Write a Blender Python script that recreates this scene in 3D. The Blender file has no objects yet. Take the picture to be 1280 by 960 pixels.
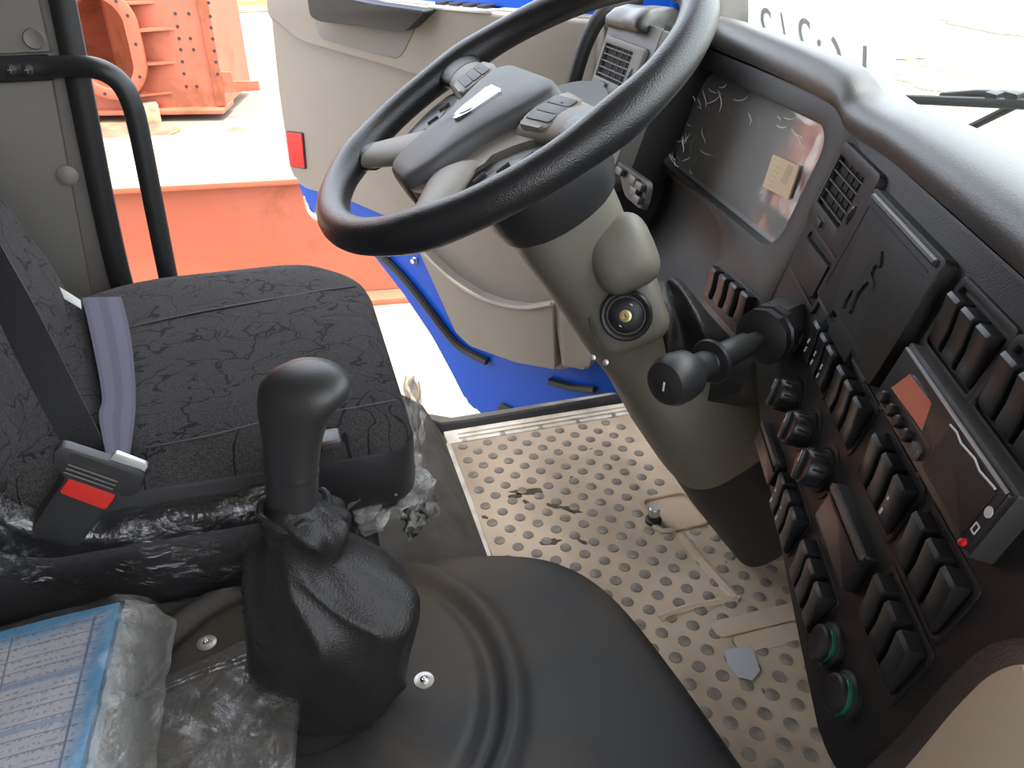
import bpy, bmesh, math, random
from mathutils import Vector, Matrix, noise
R = math.radians
random.seed(7)
scene = bpy.context.scene
COL = scene.collection

# ------------------------------------------------------------------ camera, world, sun, exposure
YAW, PITCH, FPX = R(16), R(31.5), 1000.0          # a 28 mm lens, tilted down, turned towards the windscreen
CAM = Vector((0, 0, 1.05))                         # floor of the cab is z = 0, +x forward, +y to the driver's door
cr = Vector((math.cos(YAW), -math.sin(YAW), 0))
ch = Vector((math.sin(YAW), math.cos(YAW), 0))
cf = ch * math.cos(PITCH) + Vector((0, 0, -math.sin(PITCH)))
cu = cr.cross(cf)
cam_d = bpy.data.cameras.new('camera')
cam_d.sensor_width = 36.0
cam_d.lens = 36.0 * FPX / 1280.0
cam_d.clip_start = 0.02
cam_d.clip_end = 400
cam = bpy.data.objects.new('camera', cam_d)
COL.objects.link(cam)
cam.matrix_world = Matrix(((cr.x, cu.x, -cf.x, CAM.x), (cr.y, cu.y, -cf.y, CAM.y), (cr.z, cu.z, -cf.z, CAM.z), (0, 0, 0, 1)))
scene.camera = cam

world = bpy.data.worlds.new('sky')
scene.world = world
world.use_nodes = True
wt = world.node_tree
wt.nodes.clear()
wo = wt.nodes.new('ShaderNodeOutputWorld')
wb = wt.nodes.new('ShaderNodeBackground')
ws = wt.nodes.new('ShaderNodeTexSky')
ws.sky_type = 'NISHITA'
ws.sun_disc = False
ws.sun_elevation = R(74)
ws.sun_rotation = R(115)
ws.air_density = 1.0
ws.dust_density = 3.0
ws.ozone_density = 1.0
whs = wt.nodes.new('ShaderNodeHueSaturation')
whs.inputs['Saturation'].default_value = 0.28
wb.inputs['Strength'].default_value = 0.32
wt.links.new(ws.outputs[0], whs.inputs['Color'])
wt.links.new(whs.outputs[0], wb.inputs[0])
wt.links.new(wb.outputs[0], wo.inputs[0])

SUN_FROM = Vector((0.15, -0.14, 1.0)).normalized()
sun_d = bpy.data.lights.new('sun', 'SUN')
sun_d.energy = 2.0
sun_d.angle = R(3)
sun_d.color = (1.0, 0.95, 0.86)
sun = bpy.data.objects.new('sun', sun_d)
COL.objects.link(sun)
sun.rotation_euler = SUN_FROM.to_track_quat('Z', 'Y').to_euler()

vs = scene.view_settings
vs.view_transform = 'Standard'
vs.look = 'None'
vs.gamma = 1.0
vs.use_curve_mapping = False
vs.exposure = 2.1
cy = scene.cycles
cy.use_denoising = True
cy.max_bounces = 10
cy.diffuse_bounces = 5
cy.glossy_bounces = 4
cy.transparent_max_bounces = 16
cy.sample_clamp_indirect = 8.0
cy.caustics_reflective = False
cy.caustics_refractive = False

# ------------------------------------------------------------------ measuring helpers (a sight line met with a real plane)
def ray(x, y):
    return cr * ((x - 640) / FPX) - cu * ((y - 480) / FPX) + cf
def on_plane(x, y, p, n):
    d = ray(x, y)
    return CAM + d * ((Vector(p) - CAM).dot(n) / d.dot(n))
def onz(x, y, z): return on_plane(x, y, (0, 0, z), Vector((0, 0, 1)))
def ony(x, y, Y): return on_plane(x, y, (0, Y, 0), Vector((0, 1, 0)))
def onx(x, y, X): return on_plane(x, y, (X, 0, 0), Vector((1, 0, 0)))
def atd(x, y, t): return CAM + ray(x, y) * t

# ------------------------------------------------------------------ frames: u to the right, v up, w out of the face
class Frame:
    def __init__(s, w, t, O):
        w, t = R(w), R(t)
        s.d = Vector((math.sin(w), math.cos(w), 0))
        hn = Vector((-math.cos(w), math.sin(w), 0))
        s.u = -s.d
        s.v = Vector((0, 0, 1)) * math.cos(t) - hn * math.sin(t)
        s.w = hn * math.cos(t) + Vector((0, 0, 1)) * math.sin(t)
        s.O = Vector(O)
    def __call__(s, u, v, w=0.0):
        return s.O + s.u * u + s.v * v + s.w * w
    def M(s, u=0, v=0, w=0):
        p = s(u, v, w)
        return Matrix(((s.u.x, s.v.x, s.w.x, p.x), (s.u.y, s.v.y, s.w.y, p.y), (s.u.z, s.v.z, s.w.z, p.z), (0, 0, 0, 1)))
    def px(s, x, y, w=0.0):
        q = on_plane(x, y, s(0, 0, w), s.w) - s.O
        return (q.dot(s.u), q.dot(s.v))
def frame_from(O, u, v):
    f = Frame(0, 0, O)
    f.u = Vector(u).normalized(); f.w = f.u.cross(Vector(v)).normalized(); f.v = f.w.cross(f.u)
    return f
_c = Frame(20.9, 16.3, (0, 0, 0))
CP = Frame(20.9, 16.3, Vector((.416, .364, .721)) - _c.w * .018)     # centre console face
CL = Frame(5.4, 17.7, (.626, .787, .812))                            # instrument cluster face
VF = Frame(-2, 18, (.545, 1.3, .85))                                 # outer vent face
WH_C = Vector((.251, .918, .848))
WHF = frame_from(WH_C, (0, -1, 0), (.864, 0, .503))                  # steering wheel plane
AX = -WHF.w                                                          # column axis, downwards
OPEN = R(50)
DF = frame_from((.75, 1.5, 0), (math.cos(OPEN), -math.sin(OPEN), 0), (0, 0, 1))   # door: u = -s from hinge, w inwards

# ------------------------------------------------------------------ mesh helpers
def new(): return bmesh.new()
def put(bm, tmp, M=None):
    if M is not None: tmp.transform(M)
    me = bpy.data.meshes.new('tmp'); tmp.to_mesh(me); tmp.free(); bm.from_mesh(me); bpy.data.meshes.remove(me)
    return bm
def box(bm, size, M=None, bev=0.0, seg=2):
    t = new(); bmesh.ops.create_cube(t, size=1.0)
    bmesh.ops.scale(t, vec=Vector(size), verts=t.verts)
    if bev: bmesh.ops.bevel(t, geom=t.edges[:], offset=bev, segments=seg, profile=0.6, affect='EDGES')
    return put(bm, t, M)
def bx(a, b, bev=0.0, seg=2, bm=None):
    a, b = Vector(a), Vector(b)
    return box(bm or new(), [abs(b[i] - a[i]) for i in range(3)], Matrix.Translation((a + b) / 2), bev, seg)
def prism(bm, poly, F, w0, w1, bev=0.0, seg=2):
    """poly of (u, v) in frame F, from depth w0 to w1 (w1 is the face), the face edge rounded"""
    t = new()
    if sum(poly[i][0] * poly[(i + 1) % len(poly)][1] - poly[(i + 1) % len(poly)][0] * poly[i][1] for i in range(len(poly))) < 0:
        poly = poly[::-1]
    lo = [t.verts.new((u, v, w0)) for u, v in poly]
    hi = [t.verts.new((u, v, w1)) for u, v in poly]
    n = len(poly)
    t.faces.new(lo[::-1]); top = t.faces.new(hi)
    for i in range(n): t.faces.new((lo[i], lo[(i + 1) % n], hi[(i + 1) % n], hi[i]))
    if bev: bmesh.ops.bevel(t, geom=list(top.edges), offset=bev, segments=seg, profile=0.6, affect='EDGES', clamp_overlap=True)
    return put(bm, t, F.M() if F else None)
def rrect(u0, v0, u1, v1, r, n=4):
    u0, u1 = min(u0, u1), max(u0, u1); v0, v1 = min(v0, v1), max(v0, v1)
    out = []
    for cx, cy_, a0 in ((u1 - r, v1 - r, 0), (u0 + r, v1 - r, 90), (u0 + r, v0 + r, 180), (u1 - r, v0 + r, 270)):
        for k in range(n + 1):
            a = R(a0 + 90 * k / n); out.append((cx + r * math.cos(a), cy_ + r * math.sin(a)))
    return out
def round_poly(poly, r, n=4):
    out = []
    N = len(poly)
    for i in range(N):
        p, a, b = Vector(poly[i]), Vector(poly[i - 1]), Vector(poly[(i + 1) % N])
        ri = r[i] if isinstance(r, (list, tuple)) else r
        da, db = (a - p), (b - p)
        ra = min(ri, da.length * .45, db.length * .45)
        s, e = p + da.normalized() * ra, p + db.normalized() * ra
        for k in range(n + 1):
            t = k / n; out.append(tuple(s * (1 - t) ** 2 + p * 2 * t * (1 - t) + e * t * t))
    return out
def ring_prism(bm, outer, inner, F, w0, w1, bev=0.0):
    """frame of equal-count outlines with a real hole"""
    t = new(); n = len(outer)
    def r(p, w): return [t.verts.new((u, v, w)) for u, v in p]
    oh, ih, ol, il = r(outer, w1), r(inner, w1), r(outer, w0), r(inner, w0)
    for i in range(n):
        j = (i + 1) % n
        t.faces.new((oh[i], oh[j], ih[j], ih[i])); t.faces.new((ol[j], ol[i], il[i], il[j]))
        t.faces.new((ol[i], ol[j], oh[j], oh[i])); t.faces.new((il[j], il[i], ih[i], ih[j]))
    bmesh.ops.recalc_face_normals(t, faces=t.faces)
    if bev:
        es = [e for e in t.edges if all(abs(v.co.z - w1) < 1e-7 for v in e.verts) and len({round(f.normal.z, 2) for f in e.link_faces}) > 1]
        bmesh.ops.bevel(t, geom=es, offset=bev, segments=2, profile=.6, affect='EDGES', clamp_overlap=True)
    return put(bm, t, F.M() if F else None)
def spline(pts, per=8, closed=False):
    P = [Vector(p) for p in pts]; n = len(P); out = []
    rng = range(n) if closed else range(n - 1)
    for i in rng:
        if closed: a, b, c, d = P[i - 1], P[i], P[(i + 1) % n], P[(i + 2) % n]
        else: a, b, c, d = P[max(i - 1, 0)], P[i], P[i + 1], P[min(i + 2, n - 1)]
        for k in range(per):
            t = k / per
            out.append(.5 * ((2 * b) + (c - a) * t + (2 * a - 5 * b + 4 * c - d) * t * t + (3 * b - a - 3 * c + d) * t ** 3))
    if not closed: out.append(P[-1])
    return out
def loft(bm, rings, cap=True, closed=False):
    vs_ = [[bm.verts.new(p) for p in r] for r in rings]
    n = len(rings[0]); m = len(rings)
    for i in range(m if closed else m - 1):
        a, b = vs_[i], vs_[(i + 1) % m]
        for j in range(n):
            k = (j + 1) % n; bm.faces.new((a[j], a[k], b[k], b[j]))
    if cap and not closed:
        bm.faces.new(vs_[0][::-1]); bm.faces.new(vs_[-1])
    return bm
def tube(bm, pts, r, n=12, closed=False, ry=None, up=(0, 0, 1)):
    P = [Vector(p) for p in pts]; m = len(P); rings = []
    up = Vector(up); prev = None
    for i in range(m):
        if closed: t = P[(i + 1) % m] - P[i - 1]
        else: t = P[min(i + 1, m - 1)] - P[max(i - 1, 0)]
        t.normalize()
        if prev is None:
            x = t.cross(up)
            if x.length < 1e-3: x = t.cross(Vector((1, 0, 0)))
        else: x = prev - t * prev.dot(t)
        x.normalize(); prev = x; y = x.cross(t)
        rr = r[i] if isinstance(r, (list, tuple)) else r
        r2 = (ry[i] if isinstance(ry, (list, tuple)) else ry) if ry else rr
        rings.append([P[i] + x * rr * math.cos(2 * math.pi * k / n) + y * r2 * math.sin(2 * math.pi * k / n) for k in range(n)])
    loft(bm, rings, True, closed)
    bmesh.ops.recalc_face_normals(bm, faces=bm.faces)
    return bm
def lathe(bm, prof, M=None, n=24):
    """profile of (radius, height) about local z"""
    t = new(); rings = []
    for r, h in prof:
        if r < 1e-6: rings.append([t.verts.new((0, 0, h))])
        else: rings.append([t.verts.new((r * math.cos(2 * math.pi * k / n), r * math.sin(2 * math.pi * k / n), h)) for k in range(n)])
    for a, b in zip(rings, rings[1:]):
        for k in range(n):
            j = (k + 1) % n
            if len(a) == 1 and len(b) == 1: continue
            if len(a) == 1: t.faces.new((a[0], b[j], b[k]))
            elif len(b) == 1: t.faces.new((a[k], a[j], b[0]))
            else: t.faces.new((a[k], a[j], b[j], b[k]))
    for r_, f in ((rings[0], 1), (rings[-1], 0)):
        if len(r_) > 1: t.faces.new(r_[::-1] if f else r_)
    bmesh.ops.recalc_face_normals(t, faces=t.faces)
    return put(bm, t, M)
def grid(bm, rows, thick=0.0, wrap=False):
    """rows of points -> sheet, optionally given a thickness below"""
    vs_ = [[bm.verts.new(p) for p in r] for r in rows]
    for a, b in zip(vs_, vs_[1:]):
        for j in range(len(a) - 1): bm.faces.new((a[j], a[j + 1], b[j + 1], b[j]))
    bmesh.ops.recalc_face_normals(bm, faces=bm.faces)
    bm.normal_update()
    if thick: bmesh.ops.solidify(bm, geom=bm.faces[:], thickness=thick)
    return bm
def look(p, n, up=(0, 0, 1)):
    """matrix whose local z points along n"""
    n = Vector(n).normalized(); x = Vector(up).cross(n)
    if x.length < 1e-4: x = Vector((1, 0, 0)).cross(n)
    x.normalize(); y = n.cross(x); p = Vector(p)
    return Matrix(((x.x, y.x, n.x, p.x), (x.y, y.y, n.y, p.y), (x.z, y.z, n.z, p.z), (0, 0, 0, 1)))
ORG = {}
def thing(name, label, cat, loc, group=None, kind=None):
    o = bpy.data.objects.new(name, None); COL.objects.link(o)
    o.location = loc; ORG[o.name] = Vector(loc); o.empty_display_size = .02
    if kind: o['kind'] = kind
    if label: o['label'] = label
    if cat: o['category'] = cat
    if group: o['group'] = group
    return o
def tag(o, label, cat, group=None, kind=None):
    if label: o['label'] = label
    if cat: o['category'] = cat
    if group: o['group'] = group
    if kind: o['kind'] = kind
    return o
def origin(o): return ORG.get(o.name, Vector((0, 0, 0))) if o else Vector((0, 0, 0))
def obj(name, bm, m, parent=None, angle=35, sub=0, local=False, label=None):
    """world-space bmesh -> one object; its origin sits at its parent's (or at its own middle when top-level)"""
    o0 = origin(parent)
    if parent is None and bm.verts:
        mn = [min(v.co[i] for v in bm.verts) for i in range(3)]; mx = [max(v.co[i] for v in bm.verts) for i in range(3)]
        o0 = Vector(((mn[0] + mx[0]) / 2, (mn[1] + mx[1]) / 2, mn[2]))
    bm.transform(Matrix.Translation(-o0))
    me = bpy.data.meshes.new(name); bm.to_mesh(me); bm.free()
    for p in me.polygons: p.use_smooth = True
    me.set_sharp_from_angle(angle=R(angle))
    o = bpy.data.objects.new(name, me); COL.objects.link(o)
    me.materials.append(MAT[m] if isinstance(m, str) else m)
    ORG[o.name] = o0
    if parent: o.parent = parent
    else: o.location = o0
    if sub:
        s = o.modifiers.new('sub', 'SUBSURF'); s.levels = s.render_levels = sub
    if label: o['label'] = label
    return o
def inst(name, me, M, parent, m=None):
    """object sharing mesh data, placed by world matrix M (no scale)"""
    o = bpy.data.objects.new(name, me); COL.objects.link(o)
    o0 = origin(parent)
    if parent: o.parent = parent
    o.matrix_local = Matrix.Translation(-o0) @ M
    ORG[o.name] = M.to_translation()
    return o
def mesh_of(bm, name, m, angle=35):
    me = bpy.data.meshes.new(name); bm.to_mesh(me); bm.free()
    for p in me.polygons: p.use_smooth = True
    me.set_sharp_from_angle(angle=R(angle)); me.materials.append(MAT[m])
    return me
def struct(name, bm, m, parent=None, **k):
    o = obj(name, bm, m, parent, **k)
    o['kind'] = 'structure'
    return o

# ------------------------------------------------------------------ materials
MAT = {}
def mat(name, col, rough=.5, metal=0., var=0., vscale=8., bump=0., bscale=400., spec=.5, col2=None, coat=0., detail=3., rvar=0., tex='NOISE', sheen=0.):
    m = bpy.data.materials.new(name); m.use_nodes = True; MAT[name] = m
    nt = m.node_tree; b = nt.nodes['Principled BSDF']
    b.inputs['Base Color'].default_value = (*col, 1); b.inputs['Roughness'].default_value = rough
    b.inputs['Metallic'].default_value = metal; b.inputs['Specular IOR Level'].default_value = spec
    b.inputs['Coat Weight'].default_value = coat; b.inputs['Sheen Weight'].default_value = sheen
    tc = nt.nodes.new('ShaderNodeTexCoord')
    if var or col2:
        nz = nt.nodes.new('ShaderNodeTexNoise'); nz.inputs['Scale'].default_value = vscale; nz.inputs['Detail'].default_value = detail
        nt.links.new(tc.outputs['Object'], nz.inputs['Vector'])
        rp = nt.nodes.new('ShaderNodeValToRGB'); e = rp.color_ramp.elements
        c2 = col2 or tuple(c * (1 - var) for c in col)
        e[0].position, e[1].position = .38, .62
        e[0].color, e[1].color = (*c2, 1), (*col, 1)
        nt.links.new(nz.outputs[0], rp.inputs[0]); nt.links.new(rp.outputs[0], b.inputs['Base Color'])
        if rvar:
            mr = nt.nodes.new('ShaderNodeMapRange'); mr.inputs['To Min'].default_value = rough - rvar; mr.inputs['To Max'].default_value = rough + rvar
            nt.links.new(nz.outputs[0], mr.inputs['Value']); nt.links.new(mr.outputs[0], b.inputs['Roughness'])
    if bump:
        t = nt.nodes.new('ShaderNodeTexVoronoi' if tex == 'VORONOI' else 'ShaderNodeTexNoise'); t.inputs['Scale'].default_value = bscale
        nt.links.new(tc.outputs['Object'], t.inputs['Vector'])
        bp = nt.nodes.new('ShaderNodeBump'); bp.inputs['Strength'].default_value = bump; bp.inputs['Distance'].default_value = .0012
        nt.links.new(t.outputs[0], bp.inputs['Height']); nt.links.new(bp.outputs[0], b.inputs['Normal'])
    return m
def node(m, kind, **k):
    n = m.node_tree.nodes.new(kind)
    for a, v in k.items(): n.inputs[a].default_value = v
    return n
mat('black_plastic', (.022, .022, .023), .42, bump=.25, bscale=900)
mat('switch_plastic', (.020, .020, .022), .34, bump=.1, bscale=900)
mat('dash_plastic', (.024, .023, .0225), .46, bump=.3, bscale=700, spec=.35)
mat('dash_pad', (.052, .049, .046), .40, bump=.25, bscale=600, spec=.7)
mat('dash_grey', (.10, .092, .085), .45, bump=.2, bscale=700)
mat('rim_leather', (.013, .0135, .015), .32, spec=.45, bump=.3, bscale=650, tex='VORONOI')
mat('pad_plastic', (.085, .085, .088), .5, bump=.25, bscale=800)
mat('beige_plastic', (.29, .265, .225), .5, bump=.2, bscale=800)
mat('column_plastic', (.15, .138, .11), .5, bump=.22, bscale=800, var=.08, vscale=6)
mat('door_trim', (.25, .222, .19), .5, bump=.2, bscale=600, var=.06, vscale=4)
mat('pillar_trim', (.18, .165, .148), .6, bump=.3, bscale=500)
mat('blue_paint', (.003, .080, .52), .35, coat=.12, spec=.35)
mat('rubber', (.018, .017, .018), .55, bump=.2, bscale=300)
mat('chrome', (.8, .8, .82), .12, 1.0)
mat('zinc', (.62, .60, .55), .35, .9)
mat('brass', (.75, .6, .3), .3, 1.0)
mat('silver_plastic', (.55, .56, .58), .3, .6)
mat('red_plastic', (.65, .03, .02), .35)
mat('red_reflector', (.72, .012, .015), .35)
mat('void_black', (.004, .004, .004), .8)
mat('leather', (.014, .013, .013), .46, spec=.35, bump=.3, bscale=420, tex='VORONOI')
mat('belt_black', (.022, .022, .024), .6, bump=.6, bscale=500)
mat('white_mark', (.75, .75, .75), .5)
mat('paper_white', (.72, .72, .70), .6)
mat('paper_sticker', (.62, .47, .30), .6)
mat('sill_paint', (.80, .74, .64), .5, col2=(.58, .50, .40), vscale=14)
mat('carpet', (.10, .088, .075), .9, bump=1., bscale=260, var=.35, vscale=14)
mat('foam', (.25, .24, .22), .95, bump=1., bscale=120, var=.5, vscale=60)
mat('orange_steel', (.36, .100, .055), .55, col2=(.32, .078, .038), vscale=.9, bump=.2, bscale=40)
mat('orange_sunlit', (.38, .29, .19), .6, col2=(.35, .24, .145), vscale=1.2)  # cream tone paints sunlight onto the top of the orange beam
mat('concrete', (.195, .160, .118), .9, col2=(.145, .115, .080), vscale=.35, detail=8)
mat('wood', (.42, .30, .17), .7, var=.4, vscale=12)
mat('yellow_steel', (.7, .5, .12), .5)
mat('roof_lining', (.42, .40, .37), .9)
mat('beige_panel', (.62, .52, .37), .55, bump=.15, bscale=700, var=.05, vscale=3)
mat('recess_brown', (.014, .011, .0105), .5, bump=.2, bscale=700)
mat('screen_dark', (.030, .020, .020), .06, spec=1.0, coat=1.0)
mat('gauge_face', (.05, .048, .05), .25)
mat('green_glow_ring', (.01, .13, .07), .15, coat=1.)
mat('red_lens', (.8, .02, .02), .2, coat=1.)
mat('sticker_vinyl', (.75, .78, .76), .4)
mat('tan_shade', (.60, .62, .48), .8)
def seat_fabric(name, rotv):
    m = mat(name, (.034, .031, .031), .95, bump=.5, bscale=520)
    nt = m.node_tree; L = nt.links.new; b = nt.nodes['Principled BSDF']
    tc = nt.nodes.new('ShaderNodeTexCoord')
    sw_ = nt.nodes.new('ShaderNodeMapping'); sw_.inputs['Rotation'].default_value = rotv; L(tc.outputs['Object'], sw_.inputs['Vector'])
    wn = node(m, 'ShaderNodeTexNoise', Scale=14.0); wn.noise_dimensions = '2D'; L(sw_.outputs[0], wn.inputs['Vector'])
    mx = nt.nodes.new('ShaderNodeMixRGB'); mx.inputs[0].default_value = .10
    L(sw_.outputs[0], mx.inputs[1]); L(wn.outputs['Color'], mx.inputs[2])
    out = None
    for sc, rot, th in ((17, .4, .021), (20, 1.7, .019), (15, 2.6, .018)):
        mp = nt.nodes.new('ShaderNodeMapping'); mp.inputs['Rotation'].default_value = (0, 0, rot); mp.inputs['Location'].default_value = (rot, rot * 2, 0)
        L(mx.outputs[0], mp.inputs['Vector'])
        v = node(m, 'ShaderNodeTexVoronoi', Scale=sc); v.feature = 'DISTANCE_TO_EDGE'; v.voronoi_dimensions = '2D'; L(mp.outputs[0], v.inputs['Vector'])
        lt = nt.nodes.new('ShaderNodeMath'); lt.operation = 'LESS_THAN'; lt.inputs[1].default_value = th * 1.3; L(v.outputs['Distance'], lt.inputs[0])
        n2 = node(m, 'ShaderNodeTexNoise', Scale=sc * 1.3, Detail=0.0); n2.noise_dimensions = '2D'; L(mp.outputs[0], n2.inputs['Vector'])
        gt = nt.nodes.new('ShaderNodeMath'); gt.operation = 'GREATER_THAN'; gt.inputs[1].default_value = .54; L(n2.outputs[0], gt.inputs[0])
        mu = nt.nodes.new('ShaderNodeMath'); mu.operation = 'MULTIPLY'; L(lt.outputs[0], mu.inputs[0]); L(gt.outputs[0], mu.inputs[1])
        if out is None: out = mu
        else:
            a = nt.nodes.new('ShaderNodeMath'); a.operation = 'MAXIMUM'; L(out.outputs[0], a.inputs[0]); L(mu.outputs[0], a.inputs[1]); out = a
    fn = node(m, 'ShaderNodeTexNoise', Scale=420.0); L(tc.outputs['Object'], fn.inputs['Vector'])
    rp = nt.nodes.new('ShaderNodeValToRGB'); e = rp.color_ramp.elements
    e[0].color = (.018, .0165, .017, 1); e[1].color = (.050, .045, .045, 1); e[0].position = .35; e[1].position = .68
    L(fn.outputs[0], rp.inputs[0])
    mc = nt.nodes.new('ShaderNodeMixRGB'); mc.inputs[2].default_value = (.0035, .0035, .004, 1)
    L(out.outputs[0], mc.inputs[0]); L(rp.outputs[0], mc.inputs[1]); L(mc.outputs[0], b.inputs['Base Color'])
seat_fabric('seat_fabric', (0, 0, 0)); seat_fabric('back_fabric', (0, R(80), 0))
def film(name, fac, tint, rough=.12, bump=.6, bscale=22., milk=0.0, wrinkle=3.0):
    """clear plastic sheeting: mostly see-through, glossy and creased"""
    m = bpy.data.materials.new(name); m.use_nodes = True; MAT[name] = m
    nt = m.node_tree; nt.nodes.clear(); L = nt.links.new
    o = nt.nodes.new('ShaderNodeOutputMaterial'); tr = nt.nodes.new('ShaderNodeBsdfTransparent'); tr.inputs[0].default_value = (*tint, 1)
    gl = nt.nodes.new('ShaderNodeBsdfGlossy'); gl.inputs['Roughness'].default_value = rough
    df = nt.nodes.new('ShaderNodeBsdfDiffuse'); df.inputs[0].default_value = (.8, .8, .78, 1)
    tc = nt.nodes.new('ShaderNodeTexCoord')
    nz = nt.nodes.new('ShaderNodeTexNoise'); nz.inputs['Scale'].default_value = bscale; nz.inputs['Detail'].default_value = 5; nz.inputs['Distortion'].default_value = wrinkle
    L(tc.outputs['Object'], nz.inputs['Vector'])
    bp = nt.nodes.new('ShaderNodeBump'); bp.inputs['Strength'].default_value = bump; bp.inputs['Distance'].default_value = .006
    L(nz.outputs[0], bp.inputs['Height']); L(bp.outputs[0], gl.inputs['Normal'])
    lw = nt.nodes.new('ShaderNodeLayerWeight'); L(bp.outputs[0], lw.inputs['Normal'])
    pw = nt.nodes.new('ShaderNodeMath'); pw.operation = 'POWER'; pw.inputs[1].default_value = 4.0; L(lw.outputs['Facing'], pw.inputs[0])
    mu = nt.nodes.new('ShaderNodeMath'); mu.operation = 'MULTIPLY'; mu.inputs[1].default_value = .75; L(pw.outputs[0], mu.inputs[0])
    ad = nt.nodes.new('ShaderNodeMath'); ad.operation = 'ADD'; ad.use_clamp = True; ad.inputs[1].default_value = .04 + fac; L(mu.outputs[0], ad.inputs[0])
    m0 = nt.nodes.new('ShaderNodeMixShader'); m0.inputs[0].default_value = milk; L(tr.outputs[0], m0.inputs[1]); L(df.outputs[0], m0.inputs[2])
    m1 = nt.nodes.new('ShaderNodeMixShader'); L(ad.outputs[0], m1.inputs[0]); L(m0.outputs[0], m1.inputs[1]); L(gl.outputs[0], m1.inputs[2])
    L(m1.outputs[0], o.inputs[0])
film('cling_film', .06, (.9, .9, .9), .1, .9, 26)
film('screen_film', .02, (.93, .92, .92), .10, .12, 9)
film('cluster_film', .09, (.75, .72, .72), .08, .02, 6, milk=.42)  # milk paints a pale haze of reflections into the lens
film('bag_film', .05, (.93, .93, .91), .18, .8, 24, milk=.03)
film('crumpled_film', .06, (.82, .80, .77), .16, 1., 34, milk=.26)
film('sticker_print', .0, (.60, .55, .60), .4, 0., 5, milk=.25)
film('window_glass', .0, (.93, .96, .95), .02, 0., 5)

def mat_rubber():
    """dusty floor mat: woven grain, brown dust, darker where it is worn"""
    m = mat('mat_rubber', (.36, .29, .21), .85, bump=.5, bscale=500)
    nt = m.node_tree; L = nt.links.new; b = nt.nodes['Principled BSDF']; tc = nt.nodes.new('ShaderNodeTexCoord')
    n1 = node(m, 'ShaderNodeTexNoise', Scale=3.2, Detail=6.0); L(tc.outputs['Object'], n1.inputs['Vector'])
    rp = nt.nodes.new('ShaderNodeValToRGB'); e = rp.color_ramp.elements
    e[0].position, e[1].position = .34, .60; e[0].color = (.34, .262, .185, 1); e[1].color = (.58, .46, .33, 1); L(n1.outputs[0], rp.inputs[0])
    n2 = node(m, 'ShaderNodeTexNoise', Scale=11.0, Detail=5.0, Distortion=1.4); L(tc.outputs['Object'], n2.inputs['Vector'])
    r2 = nt.nodes.new('ShaderNodeValToRGB'); e = r2.color_ramp.elements; e[0].position, e[1].position = .70, .74; e[0].color = (0, 0, 0, 1); e[1].color = (1, 1, 1, 1); L(n2.outputs[0], r2.inputs[0])
    mx = nt.nodes.new('ShaderNodeMixRGB'); mx.inputs[2].default_value = (.13, .10, .065, 1); L(r2.outputs[0], mx.inputs[0]); L(rp.outputs[0], mx.inputs[1]); L(mx.outputs[0], b.inputs['Base Color'])
mat_rubber()
mat('stud_rubber', (.30, .255, .205), .7, var=.35, vscale=30, bump=.3, bscale=400)
def tunnel_mat():
    m = mat('tunnel_rubber', (.035, .036, .040), .5, bump=0)
    nt = m.node_tree; L = nt.links.new; b = nt.nodes['Principled BSDF']; tc = nt.nodes.new('ShaderNodeTexCoord')
    n1 = node(m, 'ShaderNodeTexNoise', Scale=5.0, Detail=7.0, Distortion=.4); L(tc.outputs['Object'], n1.inputs['Vector'])
    rp = nt.nodes.new('ShaderNodeValToRGB'); e = rp.color_ramp.elements
    e[0].position, e[1].position = .42, .70; e[0].color = (.024, .024, .026, 1); e[1].color = (.085, .066, .046, 1); L(n1.outputs[0], rp.inputs[0]); L(rp.outputs[0], b.inputs['Base Color'])
    mr = node(m, 'ShaderNodeMapRange', **{'From Min': .4, 'From Max': .7, 'To Min': .52, 'To Max': .8}); L(n1.outputs[0], mr.inputs['Value']); L(mr.outputs[0], b.inputs['Roughness'])
    br = node(m, 'ShaderNodeTexBrick', Scale=110.0); br.inputs['Mortar Size'].default_value = .03; br.inputs['Color1'].default_value = (1, 1, 1, 1); br.inputs['Color2'].default_value = (.7, .7, .7, 1); br.inputs['Mortar'].default_value = (0, 0, 0, 1)
    mp = nt.nodes.new('ShaderNodeMapping'); mp.inputs['Rotation'].default_value = (0, 0, .5); L(tc.outputs['Object'], mp.inputs['Vector']); L(mp.outputs[0], br.inputs['Vector'])
    bp = node(m, 'ShaderNodeBump', Strength=.55, Distance=.002); L(br.outputs[0], bp.inputs['Height']); L(bp.outputs[0], b.inputs['Normal'])
tunnel_mat()
def webbing(name, c1, c2, scale, axis=0):
    m = mat(name, c1, .7); nt = m.node_tree; L = nt.links.new; b = nt.nodes['Principled BSDF']; tc = nt.nodes.new('ShaderNodeTexCoord')
    w = node(m, 'ShaderNodeTexWave', Scale=scale); w.wave_type = 'BANDS'; w.bands_direction = 'XYZ'[axis]
    L(tc.outputs['UV'], w.inputs['Vector'])
    rp = nt.nodes.new('ShaderNodeValToRGB'); e = rp.color_ramp.elements; e[0].color = (*c2, 1); e[1].color = (*c1, 1); e[0].position = .3; e[1].position = .6; L(w.outputs[0], rp.inputs[0]); L(rp.outputs[0], b.inputs['Base Color'])
webbing('webbing_grey', (.118, .113, .158), (.092, .088, .125), .62)
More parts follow.
